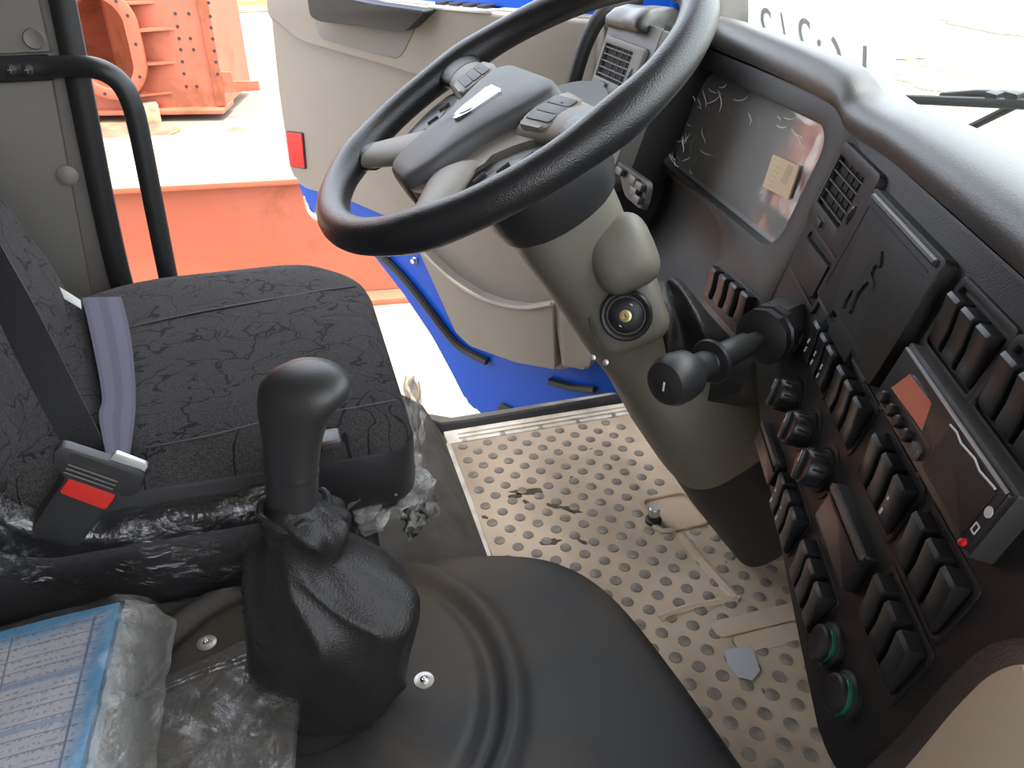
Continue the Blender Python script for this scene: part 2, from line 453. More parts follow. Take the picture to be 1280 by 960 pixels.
def print_mat():
    """printed form: ruled table on pale violet paper fading to blue along its borders"""
    m = mat('form_print', (.6, .6, .62), .5); nt = m.node_tree; L = nt.links.new; b = nt.nodes['Principled BSDF']; tc = nt.nodes.new('ShaderNodeTexCoord')
    sx = nt.nodes.new('ShaderNodeSeparateXYZ'); L(tc.outputs['UV'], sx.inputs[0])
    def math_(op, a, b_):
        n = nt.nodes.new('ShaderNodeMath'); n.operation = op
        for i, v in enumerate((a, b_)):
            if isinstance(v, (int, float)): n.inputs[i].default_value = v
            elif v is not None: L(v, n.inputs[i])
        return n.outputs[0]
    def line(s, n, th):    # n ruled lines
        f = math_('FRACT', math_('MULTIPLY', s, n), None); return math_('LESS_THAN', f, th)
    U, V = sx.outputs[0], sx.outputs[1]
    n1 = node(m, 'ShaderNodeTexNoise', Scale=5.0); L(tc.outputs['UV'], n1.inputs['Vector'])
    eu = math_('ABSOLUTE', math_('SUBTRACT', U, .5), None); ev = math_('ABSOLUTE', math_('SUBTRACT', V, .5), None)
    ed = math_('ADD', math_('MAXIMUM', eu, ev), math_('MULTIPLY', math_('SUBTRACT', n1.outputs[0], .5), .12))
    rp = nt.nodes.new('ShaderNodeValToRGB'); e = rp.color_ramp.elements; e[0].position, e[1].position = .36, .47; e[0].color = (.56, .55, .62, 1); e[1].color = (.10, .32, .58, 1); L(ed, rp.inputs[0])
    inside = math_('LESS_THAN', math_('MAXIMUM', eu, ev), .44)
    ln = math_('MAXIMUM', line(V, 13, .06), math_('MAXIMUM', math_('LESS_THAN', math_('ABSOLUTE', math_('SUBTRACT', U, .9), None), .006), math_('LESS_THAN', math_('ABSOLUTE', math_('SUBTRACT', U, .55), None), .004)))
    bands = math_('LESS_THAN', math_('ABSOLUTE', math_('SUBTRACT', V, .62), None), .022)
    bands2 = math_('LESS_THAN', math_('ABSOLUTE', math_('SUBTRACT', V, .36), None), .016)
    tx = node(m, 'ShaderNodeTexNoise', Scale=60.0, Detail=0.0); L(tc.outputs['UV'], tx.inputs['Vector'])
    row = math_('MULTIPLY', math_('GREATER_THAN', math_('FRACT', math_('MULTIPLY', V, 26), None), .62), math_('GREATER_THAN', tx.outputs[0], .56))
    ink = math_('MULTIPLY', inside, math_('MAXIMUM', ln, math_('MULTIPLY', row, .6)))
    mx = nt.nodes.new('ShaderNodeMixRGB'); mx.inputs[2].default_value = (.12, .13, .22, 1); L(math_('MULTIPLY', ink, .8), mx.inputs[0]); L(rp.outputs[0], mx.inputs[1])
    m2 = nt.nodes.new('ShaderNodeMixRGB'); m2.inputs[2].default_value = (.22, .34, .55, 1); L(math_('MULTIPLY', math_('MULTIPLY', math_('MAXIMUM', bands, bands2), inside), .6), m2.inputs[0]); L(mx.outputs[0], m2.inputs[1])
    L(m2.outputs[0], b.inputs['Base Color'])
print_mat()
def vinyl():
    m = MAT['sticker_vinyl']; nt = m.node_tree; L = nt.links.new; b = nt.nodes['Principled BSDF']; o = nt.nodes['Material Output']
    tl = nt.nodes.new('ShaderNodeBsdfTranslucent'); tl.inputs[0].default_value = (.50, .53, .52, 1); tr = nt.nodes.new('ShaderNodeBsdfTransparent')
    m1 = nt.nodes.new('ShaderNodeMixShader'); m1.inputs[0].default_value = .25; L(tl.outputs[0], m1.inputs[1]); L(tr.outputs[0], m1.inputs[2])
    m2 = nt.nodes.new('ShaderNodeMixShader'); m2.inputs[0].default_value = .72; L(b.outputs[0], m2.inputs[1]); L(m1.outputs[0], m2.inputs[2]); L(m2.outputs[0], o.inputs[0])
vinyl()
mat('patch_pale', (.55, .54, .56), .3)
def rust():
    for nm in ('orange_steel', 'orange_sunlit'):
        m = MAT[nm]; nt = m.node_tree; L = nt.links.new; b = nt.nodes['Principled BSDF']
        src = b.inputs['Base Color'].links[0].from_socket; tc = nt.nodes.new('ShaderNodeTexCoord')
        n1 = node(m, 'ShaderNodeTexNoise', Scale=1.5, Detail=9.0, Roughness=.72, Distortion=.3); L(tc.outputs['Object'], n1.inputs['Vector'])
        rp = nt.nodes.new('ShaderNodeValToRGB'); e = rp.color_ramp.elements; e[0].position, e[1].position = .52, .62; e[0].color = (0, 0, 0, 1); e[1].color = (1, 1, 1, 1); L(n1.outputs[0], rp.inputs[0])
        mx = nt.nodes.new('ShaderNodeMixRGB'); mx.inputs[2].default_value = (.17, .055, .014, 1) if nm == 'orange_steel' else (.72, .40, .2, 1)
        mu = nt.nodes.new('ShaderNodeMath'); mu.operation = 'MULTIPLY'; mu.inputs[1].default_value = .7; L(rp.outputs[0], mu.inputs[0])
        L(mu.outputs[0], mx.inputs[0]); L(src, mx.inputs[1]); L(mx.outputs[0], b.inputs['Base Color'])
rust()

# ================================================================== THE YARD OUTSIDE
GZ = -1.15
g = new(); grid(g, [[(x, y, GZ) for x in (-40, -10, 10, 40)] for y in (-40, -8, 12, 60)])
gr = struct('ground', g, 'concrete'); gr['label'] = 'sunlit bare concrete yard around the truck'

# long orange beam lying parallel to the truck, wide top flange painted pale as if sunlit
bA, bB = Vector((-3.2, 5.02, 0)), Vector((3.4, 4.40, 0)); bd = (bB - bA).normalized(); bn = Vector((bd.y, -bd.x, 0))
BF = frame_from((bA.x, bA.y, GZ), bd, (0, 0, 1))
L_ = (bB - bA).length; topz = .80
beam = thing('steel_beam', 'long low orange painted steel beam lying just outside the open door', 'beam', (0.2, 4.7, GZ))
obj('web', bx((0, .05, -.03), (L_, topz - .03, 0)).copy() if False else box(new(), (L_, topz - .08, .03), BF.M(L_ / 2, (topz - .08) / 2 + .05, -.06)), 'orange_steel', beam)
obj('top_flange', box(new(), (L_, .035, 1.15), BF.M(L_ / 2, topz - .012, -.57), .004), 'orange_sunlit', beam)
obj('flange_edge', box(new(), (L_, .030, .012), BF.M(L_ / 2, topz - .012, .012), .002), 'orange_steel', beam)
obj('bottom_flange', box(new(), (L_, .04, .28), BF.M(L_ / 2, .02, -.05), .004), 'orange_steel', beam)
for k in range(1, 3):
    obj('plank_seam', box(new(), (L_, .006, .012), BF.M(L_ / 2, topz + .005, -.35 * k)), 'orange_sunlit', beam)

# big orange box section with an oval flanged opening, upright plate with bolt holes
S0 = onz(130, 138, GZ + .1); S1 = onz(282, 136, GZ + .1)
sd = (S1 - S0); sd.z = 0; sd.normalize()
SF = frame_from((S0.x, S0.y, GZ), sd, (0, 0, 1))
bw = (Vector((S1.x, S1.y, 0)) - Vector((S0.x, S0.y, 0))).length
steel = thing('steel_box_section', 'big orange steel box section with an oval flanged opening and bolt holes', 'steel structure', (S0.x, S0.y, GZ))
uL = -3.4; top = 3.6
hc = SF.px(138, 52); hole_w, hole_h = .62, 1.28
def oval(cx, cy_, w, h, n=40):
    out = []
    for k in range(n):
        a = 2 * math.pi * k / n; r_ = w / 2
        out.append((cx + r_ * math.cos(a), cy_ + (h / 2 - r_) * (1 if math.sin(a) > 1e-6 else -1 if math.sin(a) < -1e-6 else 0) + r_ * math.sin(a)))
    return out
hw_ = (SF.px(182, 60)[0] - SF.px(88, 60)[0]); hh_ = SF.px(138, -8)[1] - SF.px(138, 132)[1]
ov_out = oval(hc[0], hc[1], hw_, hh_); ov_in = oval(hc[0] - .02, hc[1], hw_ * .70, hh_ * .80)
ov_hole = oval(hc[0] - .03, hc[1], hw_ * .74, hh_ * .83)
def square_like(u0, v0, u1, v1, ref, c):
    out = []
    for (u, v) in ref:
        du, dv = u - c[0], v - c[1]
        t = min(((u1 - c[0]) / du if du > 1e-6 else (u0 - c[0]) / du if du < -1e-6 else 1e9), ((v1 - c[1]) / dv if dv > 1e-6 else (v0 - c[1]) / dv if dv < -1e-6 else 1e9))
        out.append((c[0] + du * t, c[1] + dv * t))
    return out
def cast(poly, c, p):
    dx, dy = p[0] - c[0], p[1] - c[1]; best = None
    for i in range(len(poly)):
        a_, b_ = poly[i], poly[(i + 1) % len(poly)]; ex, ey = b_[0] - a_[0], b_[1] - a_[1]; den = dx * ey - dy * ex
        if abs(den) < 1e-12: continue
        t_ = ((a_[0] - c[0]) * ey - (a_[1] - c[1]) * ex) / den; s_ = ((a_[0] - c[0]) * dy - (a_[1] - c[1]) * dx) / den
        if t_ > 0 and -1e-6 <= s_ <= 1 + 1e-6 and (best is None or t_ > best): best = t_
    return (c[0] + dx * best, c[1] + dy * best)
def dense(poly, step=.008):
    out = []
    for i in range(len(poly)):
        a_, b_ = Vector(poly[i]), Vector(poly[(i + 1) % len(poly)]); n_ = max(1, int((b_ - a_).length / step))
        for k in range(n_): out.append(tuple(a_.lerp(b_, k / n_)))
    return out
sq = dense([(uL, .12), (bw, .12), (bw, top), (uL, top)], .15)
obj('front_plate', ring_prism(new(), sq, [cast(ov_hole, hc, p) for p in sq], SF, -.03, 0), 'orange_steel', steel)
obj('oval_flange', ring_prism(new(), ov_out, ov_in, SF, .16, .20, .008), 'orange_steel', steel)
obj('oval_sleeve', ring_prism(new(), oval(hc[0] - .02, hc[1], hw_ * .78, hh_ * .86), oval(hc[0] - .02, hc[1], hw_ * .73, hh_ * .82), SF, -.03, .165), 'orange_steel', steel)
obj('back_plate', box(new(), (bw - uL, top, .03), SF.M((bw + uL) / 2, top / 2 + .1, -1.3)), 'orange_steel', steel)
obj('side_plate', box(new(), (.03, top, 1.3), SF.M(bw - .015, top / 2 + .12, -.66)), 'orange_steel', steel)
obj('inner_rib', box(new(), (.03, top, .5), SF.M(hc[0] - .30, top / 2 + .12, -1.04)), 'orange_steel', steel)
obj('end_plate', box(new(), (.03, top, 1.3), SF.M(uL, top / 2 + .12, -.66)), 'orange_steel', steel)  # unseen end, added to dim the inside of the box
obj('base_flange', box(new(), (bw - uL + .02, .05, .5), SF.M((bw + uL) / 2, .10, -.10), .006), 'orange_steel', steel)
obj('edge_strip', box(new(), (.11, top, .025), SF.M(bw - .03, top / 2 + .14, .02), .004), 'orange_steel', steel)
obj('bracket', prism(new(), [(bw + .02, .28), (bw + .02, .50), (bw + .14, .50), (bw + .14, .40), (bw + .42, .40), (bw + .42, .30)], SF, -.02, .02), 'orange_steel', steel)
for k, (a, b) in enumerate(((186, 36), (188, 78), (184, 116), (160, 3))):
    u, v = SF.px(a, b); obj('gusset', prism(new(), [(0, 0), (.34, 0), (0, .17)], frame_from(SF(u - .06, v, 0), SF.u, SF.w), -.012, .012), 'orange_steel', steel)
hol = mesh_of(lathe(new(), [(0, .004), (.018, .004), (.018, 0)], None, 10), 'bolt_hole', 'rubber')
for (a, b) in [(219, 17), (222, 33), (224, 48), (226, 62), (228, 77), (230, 92), (233, 108), (236, 17), (238, 48), (242, 62), (246, 108), (262, 3), (264, 20), (265, 34), (267, 48), (269, 63), (271, 77), (273, 92)]:
    u, v = SF.px(a, b); inst('bolt_hole', hol, SF.M(u, v, .034 if a > 258 else .001), steel)
for k in range(14):
    u, v = ov_out[k * 40 // 14 % 40]; i = k * 40 // 14 % 40
    u2, v2 = ov_in[i]; inst('bolt_hole', hol, SF.M(u * .55 + u2 * .45, v * .55 + v2 * .45, .2005), steel)
p = onz(191, 143, GZ)
tag(obj('wood_block', box(new(), (.26, .28, .20), Matrix.Translation((p.x - .02, p.y - .32, GZ + .10)) @ Matrix.Rotation(.2, 4, 'Z'), .01), 'wood'), 'squared timber block propping up the orange box section', 'timber block')
p = onz(295, 6, GZ)
tag(obj('steel_channel', prism(new(), [(-1.2, 0), (1.2, 0), (1.2, .14), (.6, .14), (.6, .10), (-1.2, .10)], frame_from((p.x, p.y, GZ), (1, -.05, 0), (0, 0, 1)), -.2, .2, .01), 'yellow_steel'), 'yellow steel channel lying far off behind the orange box', 'steel channel')
dark_patch_mat = mat('dark_patch', (.20, .12, .07), .8, var=.5, vscale=4)  # dark brown for irregular patches on the concrete
for k, (a, b, w, h) in enumerate(((140, 152, .9, .42), (178, 165, .75, .22), (300, 170, .35, .2), (310, 12, 1.6, .3))):
    p = onz(a, b, GZ); bm = new(); pts = []
    for i in range(26):
        t = 2 * math.pi * i / 26; q = 1 + .35 * noise.noise((math.cos(t) * 1.6 + k * 7, math.sin(t) * 1.6, 3.3))
        pts.append(bm.verts.new((p.x + w / 2 * q * math.cos(t), p.y + h * 1.8 * q * math.sin(t), GZ + .006 + .002 * k)))
    bm.faces.new(pts)
    o = obj('dark_patch', bm, 'dark_patch', gr)
mat('dirt_patch', (.22, .17, .10), .9, col2=(.33, .27, .19), vscale=1.5)
for k, (a, b, w, h) in enumerate(((1250, 92, 2.6, .5), (1175, 106, 1.6, .25), (1262, 36, 3.0, .5), (1120, 70, .8, .2))):
    p = onz(a, b, GZ); bm = new(); pts = []
    for i in range(40):
        t = 2 * math.pi * i / 40; q = 1 + .55 * noise.noise((math.cos(t) * 2.4 + k * 7, math.sin(t) * 2.4, 9.3))
        pts.append(bm.verts.new((p.x + h * 1.4 * q * math.sin(t), p.y + w / 2 * q * math.cos(t), GZ + .006 + .002 * k)))
    bm.faces.new(pts); obj('dirt_patch', bm, 'dirt_patch', gr)
# ================================================================== THE CAB SHELL
YL, YR, XR, XF, ZT = 1.49, -.62, -.80, .96, 1.72
f = struct('floor', bx((XR, YR, -.06), (XF, 1.44, -.004)), 'carpet'); f['label'] = 'steel cab floor under the rubber mat'
struct('ceiling', bx((XR, YR, ZT), (.79, YL + .05, ZT + .05)), 'roof_lining')  # unseen roof, front edge set to keep sun off the cab floor
struct('wall_rear', bx((XR - .05, YR, -.06), (XR, YL + .05, ZT)), 'pillar_trim')
fw = struct('wall_front', bx((XF, YR, -.3), (XF + .05, YL, .70)), 'carpet')
XZ = frame_from((0, 0, 0), (1, 0, 0), (0, 0, 1))     # u = x, v = z, w = -y
# driver's side body: door opening cut out behind and below
opening = [(.86, -.02), (.30, -.02), (.235, .005), (.19, .055), (.13, .10), (-.02, .17), (-.17, .23), (-.28, .30), (-.322, .42), (-.296, .90), (-.25, 1.62)]
wl = struct('wall_left', prism(new(), [(XR, -.3), (.86, -.3)] + opening + [(XR, 1.62)], XZ, -(YL + .08), -(YL + .012)), 'pillar_trim')
wl['label'] = 'grey lower side wall and rear pillar of the cab at the open door'
struct('wall_left_trim', prism(new(), [(XR, .0), (-.40, .20), (-.372, .42), (-.332, .83), (XR, .83)], XZ, -(YL + .02), -YL, .006), 'pillar_trim', wl)
struct('wall_left_upper_trim', prism(new(), [(XR, .838), (-.326, .838), (-.322, .95), (-.28, 1.6), (XR, 1.6)], XZ, -(YL + .02), -YL, .006), 'pillar_trim', wl)
q = ony(43, 48, YL)
struct('screw_dimple', lathe(new(), [(.016, 0), (.014, .003), (.008, .001), (0, .0)], look(q + Vector((0, -.002, 0)), (0, -1, 0)), 20), 'pillar_trim', wl)
q = ony(85, 219, YL)
struct('plastic_cap', lathe(new(), [(.0175, 0), (.017, .004), (.011, .008), (0, .009)], look(q, (0, -1, 0)), 24), MAT['door_trim'], wl)
struct('wall_left_header', bx((-.28, YL - .01, 1.60), (.76, YL + .08, ZT + .05)), 'pillar_trim', wl)
# front pillars
def pillar(name, Y):
    b = new(); loft(b, [[Vector((x + dx, Y + dy, z)) for dx, dy in ((-.05, -.045), (.05, -.045), (.06, .045), (-.05, .045))] for x, z in ((.85, -.3), (.86, .5), (.86, .80), (.72, ZT))])
    bmesh.ops.recalc_face_normals(b, faces=b.faces)
    return struct(name, b, 'pillar_trim')
pillar('wall_front_pillar_left', YL + .05); pillar('wall_front_pillar_right', YR - .03)
struct('wall_right', prism(new(), [(XR, -.3), (.86, -.3), (.86, -.02), (.25, -.02), (.15, .12), (-.28, .5), (-.30, .9), (-.26, 1.64), (XR, 1.64)], XZ, -YR, -(YR - .06)), 'pillar_trim')
struct('wall_front_header', bx((.66, YR, 1.62), (.79, YL + .05, ZT + .05), .01), 'roof_lining')  # unseen, carried forward to block sun coming through the windscreen
# door seal round the opening, following the cut-out
seal = [Vector((x, YL + .005, z)) for x, z in ((.86, .005), (.55, .0), (.30, -.002), (.235, .012), (.19, .06), (.13, .105), (-.02, .175), (-.17, .235), (-.275, .305), (-.317, .42), (-.291, .90), (-.245, 1.62))]
struct('trim_1', tube(new(), spline(seal, 8), .016, 10, ry=.020), 'rubber', label='black rubber seal running around the door opening')
# white sill plate with pressed ribs and rivets
sill = struct('trim_2', bx((.262, 1.432, -.03), (.86, 1.486, .006), .003), 'sill_paint', label='scuffed white metal sill strip along the doorway')
for y in (1.447, 1.463): struct('sill_rib', bx((.29, y - .003, .004), (.84, y + .003, .010), .002), 'sill_paint', sill)
riv = mesh_of(lathe(new(), [(.006, 0), (.005, .002), (0, .003)], None, 12), 'rivet', 'zinc')
for k in range(6): inst('rivet', riv, Matrix.Translation((.30 + .09 * k, 1.437, .006)), sill)
# raised seat platform beside the mat
plat = new(); loft(plat, [[Vector((a, y, z)) for a, z in ((XR, 0), (.262, 0), (.215, .10), (.16, .145), (XR, .15))] for y in (.78, 1.46)])
bmesh.ops.recalc_face_normals(plat, faces=plat.faces)
struct('floor_platform', plat, 'carpet')['label'] = 'dusty carpeted step up to the seat beside the floor mat'
struct('trim_3', tube(new(), spline([(.262, 1.43, .006), (.262, 1.2, .006), (.258, 1.0, .006), (.257, .8, .006)], 6), .007, 8, ry=.005), 'sill_paint', label='pale edging strip between the carpeted step and the floor mat')

# ------------------------------------------------------------------ floor mat
fm = thing('floor_mat', 'dusty brown rubber floor mat with round studs below the steering column', 'floor mat', (.55, .95, 0))
mb = new(); prism(mb, [(.268, .05), (.94, .05), (.94, 1.432), (.268, 1.432)], frame_from((0, 0, 0), (1, 0, 0), (0, 1, 0)), -.004, .004, .001); obj('sheet', mb, 'mat_rubber', fm)
sm = mesh_of(lathe(new(), [(.0108, 0), (.0104, .0016), (.0092, .0024), (0, .0024)], None, 14), 'stud', 'stud_rubber')
ns = 0
for j in range(40):
    for i in range(12):
        x = .292 + .0565 * i + (.02825 if j % 2 else 0); y = 1.415 - .0262 * j
        if x > .80 or y < .50: continue
        if .585 < x < .70 and 1.03 < y < 1.145: continue
        if x < .40 - (y - 1.0) * .02 and y < .80: continue
        if x > .66 and y > 1.0: continue
        if ns >= 298: continue
        inst('stud', sm, Matrix.Translation((x + .002 * math.sin(y * 9), y, .0038)) @ Matrix.Rotation(random.random() * 6, 4, 'Z'), fm); ns += 1
# pressed recess with the foot switch, raised ribs of the mat
FF = frame_from((0, 0, 0), (1, 0, 0), (0, 1, 0))
obj('recess_lip', ring_prism(new(), rrect(.585, 1.03, .70, 1.14, .02), rrect(.597, 1.04, .69, 1.13, .014), FF, 0, .010, .003), 'mat_rubber', fm)
obj('raised_rib', tube(new(), spline([(.628, 1.02, .004), (.632, .96, .004), (.64, .90, .004), (.648, .845, .004)], 6), .010, 8, ry=.008), 'mat_rubber', fm)
obj('raised_rib', tube(new(), spline([(.50, .842, .004), (.56, .85, .004), (.648, .845, .004)], 6), .007, 8, ry=.006), 'mat_rubber', fm)
obj('heel_pad', prism(new(), rrect(.575, .775, .76, .81, .012), FF, 0, .008, .004), 'mat_rubber', fm)
obj('heel_pad', prism(new(), rrect(.595, .735, .72, .772, .012), FF, 0, .007, .004), 'mat_rubber', fm)
mat('mud', (.10, .075, .048), .9, var=.4, vscale=60)
for k, (x0, y0, x1, y1, wd) in enumerate(((640, 616, 682, 613, .010), (636, 622, 652, 618, .008), (654, 627, 664, 630, .008), (684, 631, 700, 634, .007), (700, 634, 726, 640, .009), (676, 679, 702, 675, .008), (722, 675, 734, 679, .006), (602, 646, 610, 647, .005))):
    a_, b_ = onz(x0, y0, .0045), onz(x1, y1, .0045); pts = []
    for i in range(18):
        t = 2 * math.pi * i / 18; q = 1 + .5 * noise.noise((math.cos(t) * 2 + k * 5, math.sin(t) * 2, 1.3)); c_ = a_.lerp(b_, .5 + .5 * q * math.cos(t))
        pts.append((c_.x, c_.y + wd * q * math.sin(t)))
    obj('mud_streak', prism(new(), pts, FF, .0038, .0046), 'mud', fm)
fs = thing('foot_switch', 'small chrome-topped foot switch standing in a recess of the floor mat', 'foot switch', (.572, 1.072, .004))
M_ = Matrix.Translation((.594, 1.07, .003))
obj('base', lathe(new(), [(.016, 0), (.016, .008), (.012, .010), (.012, .018), (.010, .019)], M_, 20), 'rubber', fs)
obj('button', lathe(new(), [(.0105, .017), (.0105, .034), (.009, .036), (0, .036)], M_, 20), 'zinc', fs)
sc_ = new(); pts = [(905, 812), (940, 806), (950, 838), (940, 850), (922, 846), (910, 832)]  # thin whitish patch just above the mat
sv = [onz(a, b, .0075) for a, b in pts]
prism(sc_, [(v.x, v.y) for v in sv], FF, .0066, .0074); tag(obj('pale_patch', sc_, 'patch_pale'), 'small whitish patch on the floor mat near the console', 'plastic scrap')

# ------------------------------------------------------------------ engine tunnel cover
TC = Vector((-.05, .57, 0)); TZ = .33
out = spline([(-.62, .77, 0), (-.35, .772, 0), (-.1, .775, 0), (.02, .768, 0), (.10, .755, 0), (.19, .738, 0), (.265, .705, 0), (.307, .64, 0), (.332, .52, 0), (.350, .38, 0), (.36, .25, 0), (.365, .0, 0), (.36, -.25, 0), (.0, -.3, 0), (-.4, -.3, 0), (-.66, -.2, 0), (-.68, .3, 0)], 8, True)
def out_r(a):
    d = Vector((math.cos(a), math.sin(a), 0)); best = .2
    for i in range(len(out)):
        p0, p1 = out[i] - TC, out[(i + 1) % len(out)] - TC
        e = p1 - p0; den = d.x * e.y - d.y * e.x
        if abs(den) < 1e-9: continue
        t = (p0.x * e.y - p0.y * e.x) / den; s = (p0.x * d.y - p0.y * d.x) / den
        if t > 0 and -.001 <= s <= 1.001: best = t
    return best
NA = 160; rows = []
ang = [2 * math.pi * k / NA for k in range(NA)]; ro = [out_r(a) for a in ang]
ro = [(ro[i - 1] + ro[i] * 2 + ro[(i + 1) % NA]) / 4 for i in range(NA)]
def tz(x, y): return TZ + .010 * noise.noise((x * 4, y * 4, .3)) - .02 * max(0, (x - .15))
spec = [(.068, .018), (.075, .020), (.16, .020), (.168, .019), (.174, .015), (.180, .008), (.186, .004), (.192, .005), (.198, .012), (.205, .017), (.213, .016), (.221, .008), (.232, .001)]
for r_, dz in spec:
    rows.append([Vector((TC.x + min(r_, ro[k] - .03 + .02 * r_) * math.cos(a), TC.y + min(r_, ro[k] - .03 + .02 * r_) * math.sin(a), tz(TC.x + r_ * math.cos(a), TC.y + r_ * math.sin(a)) + dz)) for k, a in enumerate(ang)])
for t in (.3, .6, .85):
    rr = []
    for k, a in enumerate(ang):
        r1 = min(.232, ro[k] - .03); r2 = max(ro[k] - .022, r1 + .001); r_ = r1 + (r2 - r1) * t
        rr.append(Vector((TC.x + r_ * math.cos(a), TC.y + r_ * math.sin(a), tz(TC.x + r_ * math.cos(a), TC.y + r_ * math.sin(a)))))
    rows.append(rr)
for dr, z in ((-.020, 0), (-.008, -.004), (.002, -.014), (.010, -.032), (.016, -.08), (.03, -.20), (.04, None)):
    rows.append([Vector((TC.x + (ro[k] + dr) * math.cos(a), TC.y + (ro[k] + dr) * math.sin(a), 0.0 if z is None else tz(TC.x + ro[k] * math.cos(a), TC.y + ro[k] * math.sin(a)) + z)) for k, a in enumerate(ang)])
tb = new(); loft(tb, rows, False); bmesh.ops.recalc_face_normals(tb, faces=tb.faces)
tun = thing('engine_cover', 'wide black rubber-covered engine hump with raised rings around the gear lever', 'engine cover', (-.05, .45, 0))
obj('cover', tb, 'tunnel_rubber', tun, angle=60)
obj('rubber_hole', lathe(new(), [(.072, .0), (.072, .016)], Matrix.Translation((TC.x, TC.y, TZ)), 32), 'rubber', tun)
def screw(p, parent, r=.0105, n=(0, 0, 1)):
    M_ = look(p, n)
    w_ = obj('washer', lathe(new(), [(r, 0), (r, .0015), (r * .6, .0022), (r * .55, .0016), (0, .0016)], M_, 24), 'zinc', parent)
    obj('screw_head', lathe(new(), [(r * .42, .001), (r * .40, .003), (r * .2, .004), (r * .12, .0025), (0, .002)], M_, 16), 'chrome', parent)
for (a, b) in ((530, 849), (258, 802)):
    q = onz(a, b, TZ + .0215); screw(Vector((q.x, q.y, tz(q.x, q.y) + .0195)), tun)

# ------------------------------------------------------------------ windscreen, sticker and wiper
wb0, wt0 = Vector((.93, 0, .735)), Vector((.725, 0, 1.63))
rows = []
for t in (0, .33, .66, 1):
    p = wb0.lerp(wt0, t); rows.append([Vector((p.x - .06 * (2 * k / 12 - 1) ** 4, YR + (YL + .03 - YR) * k / 12, p.z)) for k in range(13)])
wg = new(); grid(wg, rows, .004); ws_ = struct('window_1', wg, 'window_glass', label='wide windscreen above the dashboard')
wn = (wt0 - wb0).cross(Vector((0, 1, 0))).normalized()
if wn.x < 0: wn = -wn
WF = frame_from(wb0, (0, 1, 0), (wt0 - wb0)); 
st = thing('windscreen_sticker', 'pale sticker with mirrored dark lettering stuck on the windscreen', 'sticker', WF(.95, .1))
su0, sv0 = 1.02, .005; so = .012 if WF.w.x > 0 else -.012
prism(b0 := new(), rrect(.865, .0, 1.36, .125, .006), WF, so, so + .0008); obj('vinyl', b0, 'sticker_vinyl', st)
def text(s, F, u, v, size, w, m, parent, name='lettering', mirror=False, ext=.0003):
    c = bpy.data.curves.new(name, 'FONT'); c.body = s; c.size = size; c.extrude = ext; c.align_x = 'CENTER'; c.align_y = 'CENTER'
    t = bpy.data.objects.new(name, c); COL.objects.link(t)
    M_ = F.M(u, v, w)
    if mirror: M_ = M_ @ Matrix.Rotation(math.pi, 4, 'Y')
    dg = bpy.context.evaluated_depsgraph_get(); me = bpy.data.meshes.new_from_object(t.evaluated_get(dg))
    bpy.data.objects.remove(t); me.materials.clear()
    bm = new(); bm.from_mesh(me); bm.transform(M_)
    return obj(name, bm, m, parent)
wip = thing('windscreen_wiper', 'black wiper arm and blade lying across the foot of the windscreen', 'wiper', (1.0, .6, .78))
def wpx(x, y, w=0): return WF.px(x, y, w)
a, b = wpx(1108, 128), wpx(893, 10)
su = sorted((a[0], b[0])); sv_ = (min(wpx(1108, 140)[1], .0), wpx(1000, 28)[1])
bpy.data.objects.remove(bpy.data.objects['vinyl'])
b0 = prism(new(), rrect(su[0], -.005, su[1] + .1, sv_[1], .006), WF, .012, .0128); obj('vinyl', b0, 'sticker_vinyl', st)
hgt = sv_[1]
for s, px_ in (('1', (1072, 92)), ('6', (1036, 80)), (':', (1016, 66)), ('2', (997, 55)), ('/', (973, 48)), ('2', (950, 40)), ('-', (912, 28))):
    q = wpx(*px_); text(s, WF, q[0], q[1] + .004, .095, .0124, 'sticker_print', st, ext=.0006)
q0, q1 = wpx(1132, 124, .03), wpx(1300, 131, .03)
obj('blade', tube(new(), [WF(*q0, .03), WF(*q1, .03)], .004, 8, ry=.007), 'rubber', wip)
q0, q1 = wpx(1180, 119, .045), wpx(1300, 121, .05)
obj('blade_bridge', tube(new(), [WF(*q0, .04), WF(q0[0] * .6 + q1[0] * .4, q0[1] * .6 + q1[1] * .4 + .004, .045), WF(*q1, .048)], .004, 8, ry=.006), 'black_plastic', wip)
q0, q1 = wpx(1196, 168, .05), wpx(1300, 116, .05)
obj('arm', tube(new(), [WF(*q0, .045), WF(*q1, .055)], .005, 8, ry=.006), 'black_plastic', wip)
for k in range(2):
    q = wpx(1246 + 26 * k, 121, .04); obj('blade_clip', box(new(), (.02, .016, .014), WF.M(q[0], q[1], .036), .002), 'black_plastic', wip)

# ================================================================== DASHBOARD
dash = thing('dashboard', 'dark wraparound truck dashboard with rows of rocker switches and a padded top', 'dashboard', (.62, .75, .45))
# --- padded top: lip over the faces, rolling forward to the windscreen
def pad_station(g, lip, rise, crest_fwd, base):
    """g: seam point on the face; the lip bulges out, rolls over and runs forward to the screen"""
    fwd = Vector((base.x - g.x, base.y - g.y, 0)).normalized()
    P = [g + fwd * .03 + Vector((0, 0, -.006)), g - fwd * .004 + Vector((0, 0, .001)), g - fwd * lip + Vector((0, 0, .008)), g - fwd * lip * .9 + Vector((0, 0, rise * .55)), g + fwd * crest_fwd * .25 + Vector((0, 0, rise * .88)), g + fwd * crest_fwd + Vector((0, 0, rise))]
    top_ = P[-1]
    P += [top_.lerp(base, .2) + Vector((0, 0, .006)), top_.lerp(base, .5) + Vector((0, 0, .008)), top_.lerp(base, .8) + Vector((0, 0, .002)), base]
    return P
def base_at(y): return Vector((.915 - .06 * (2 * (y - YR) / (YL + .03 - YR) - 1) ** 4, y, .742))
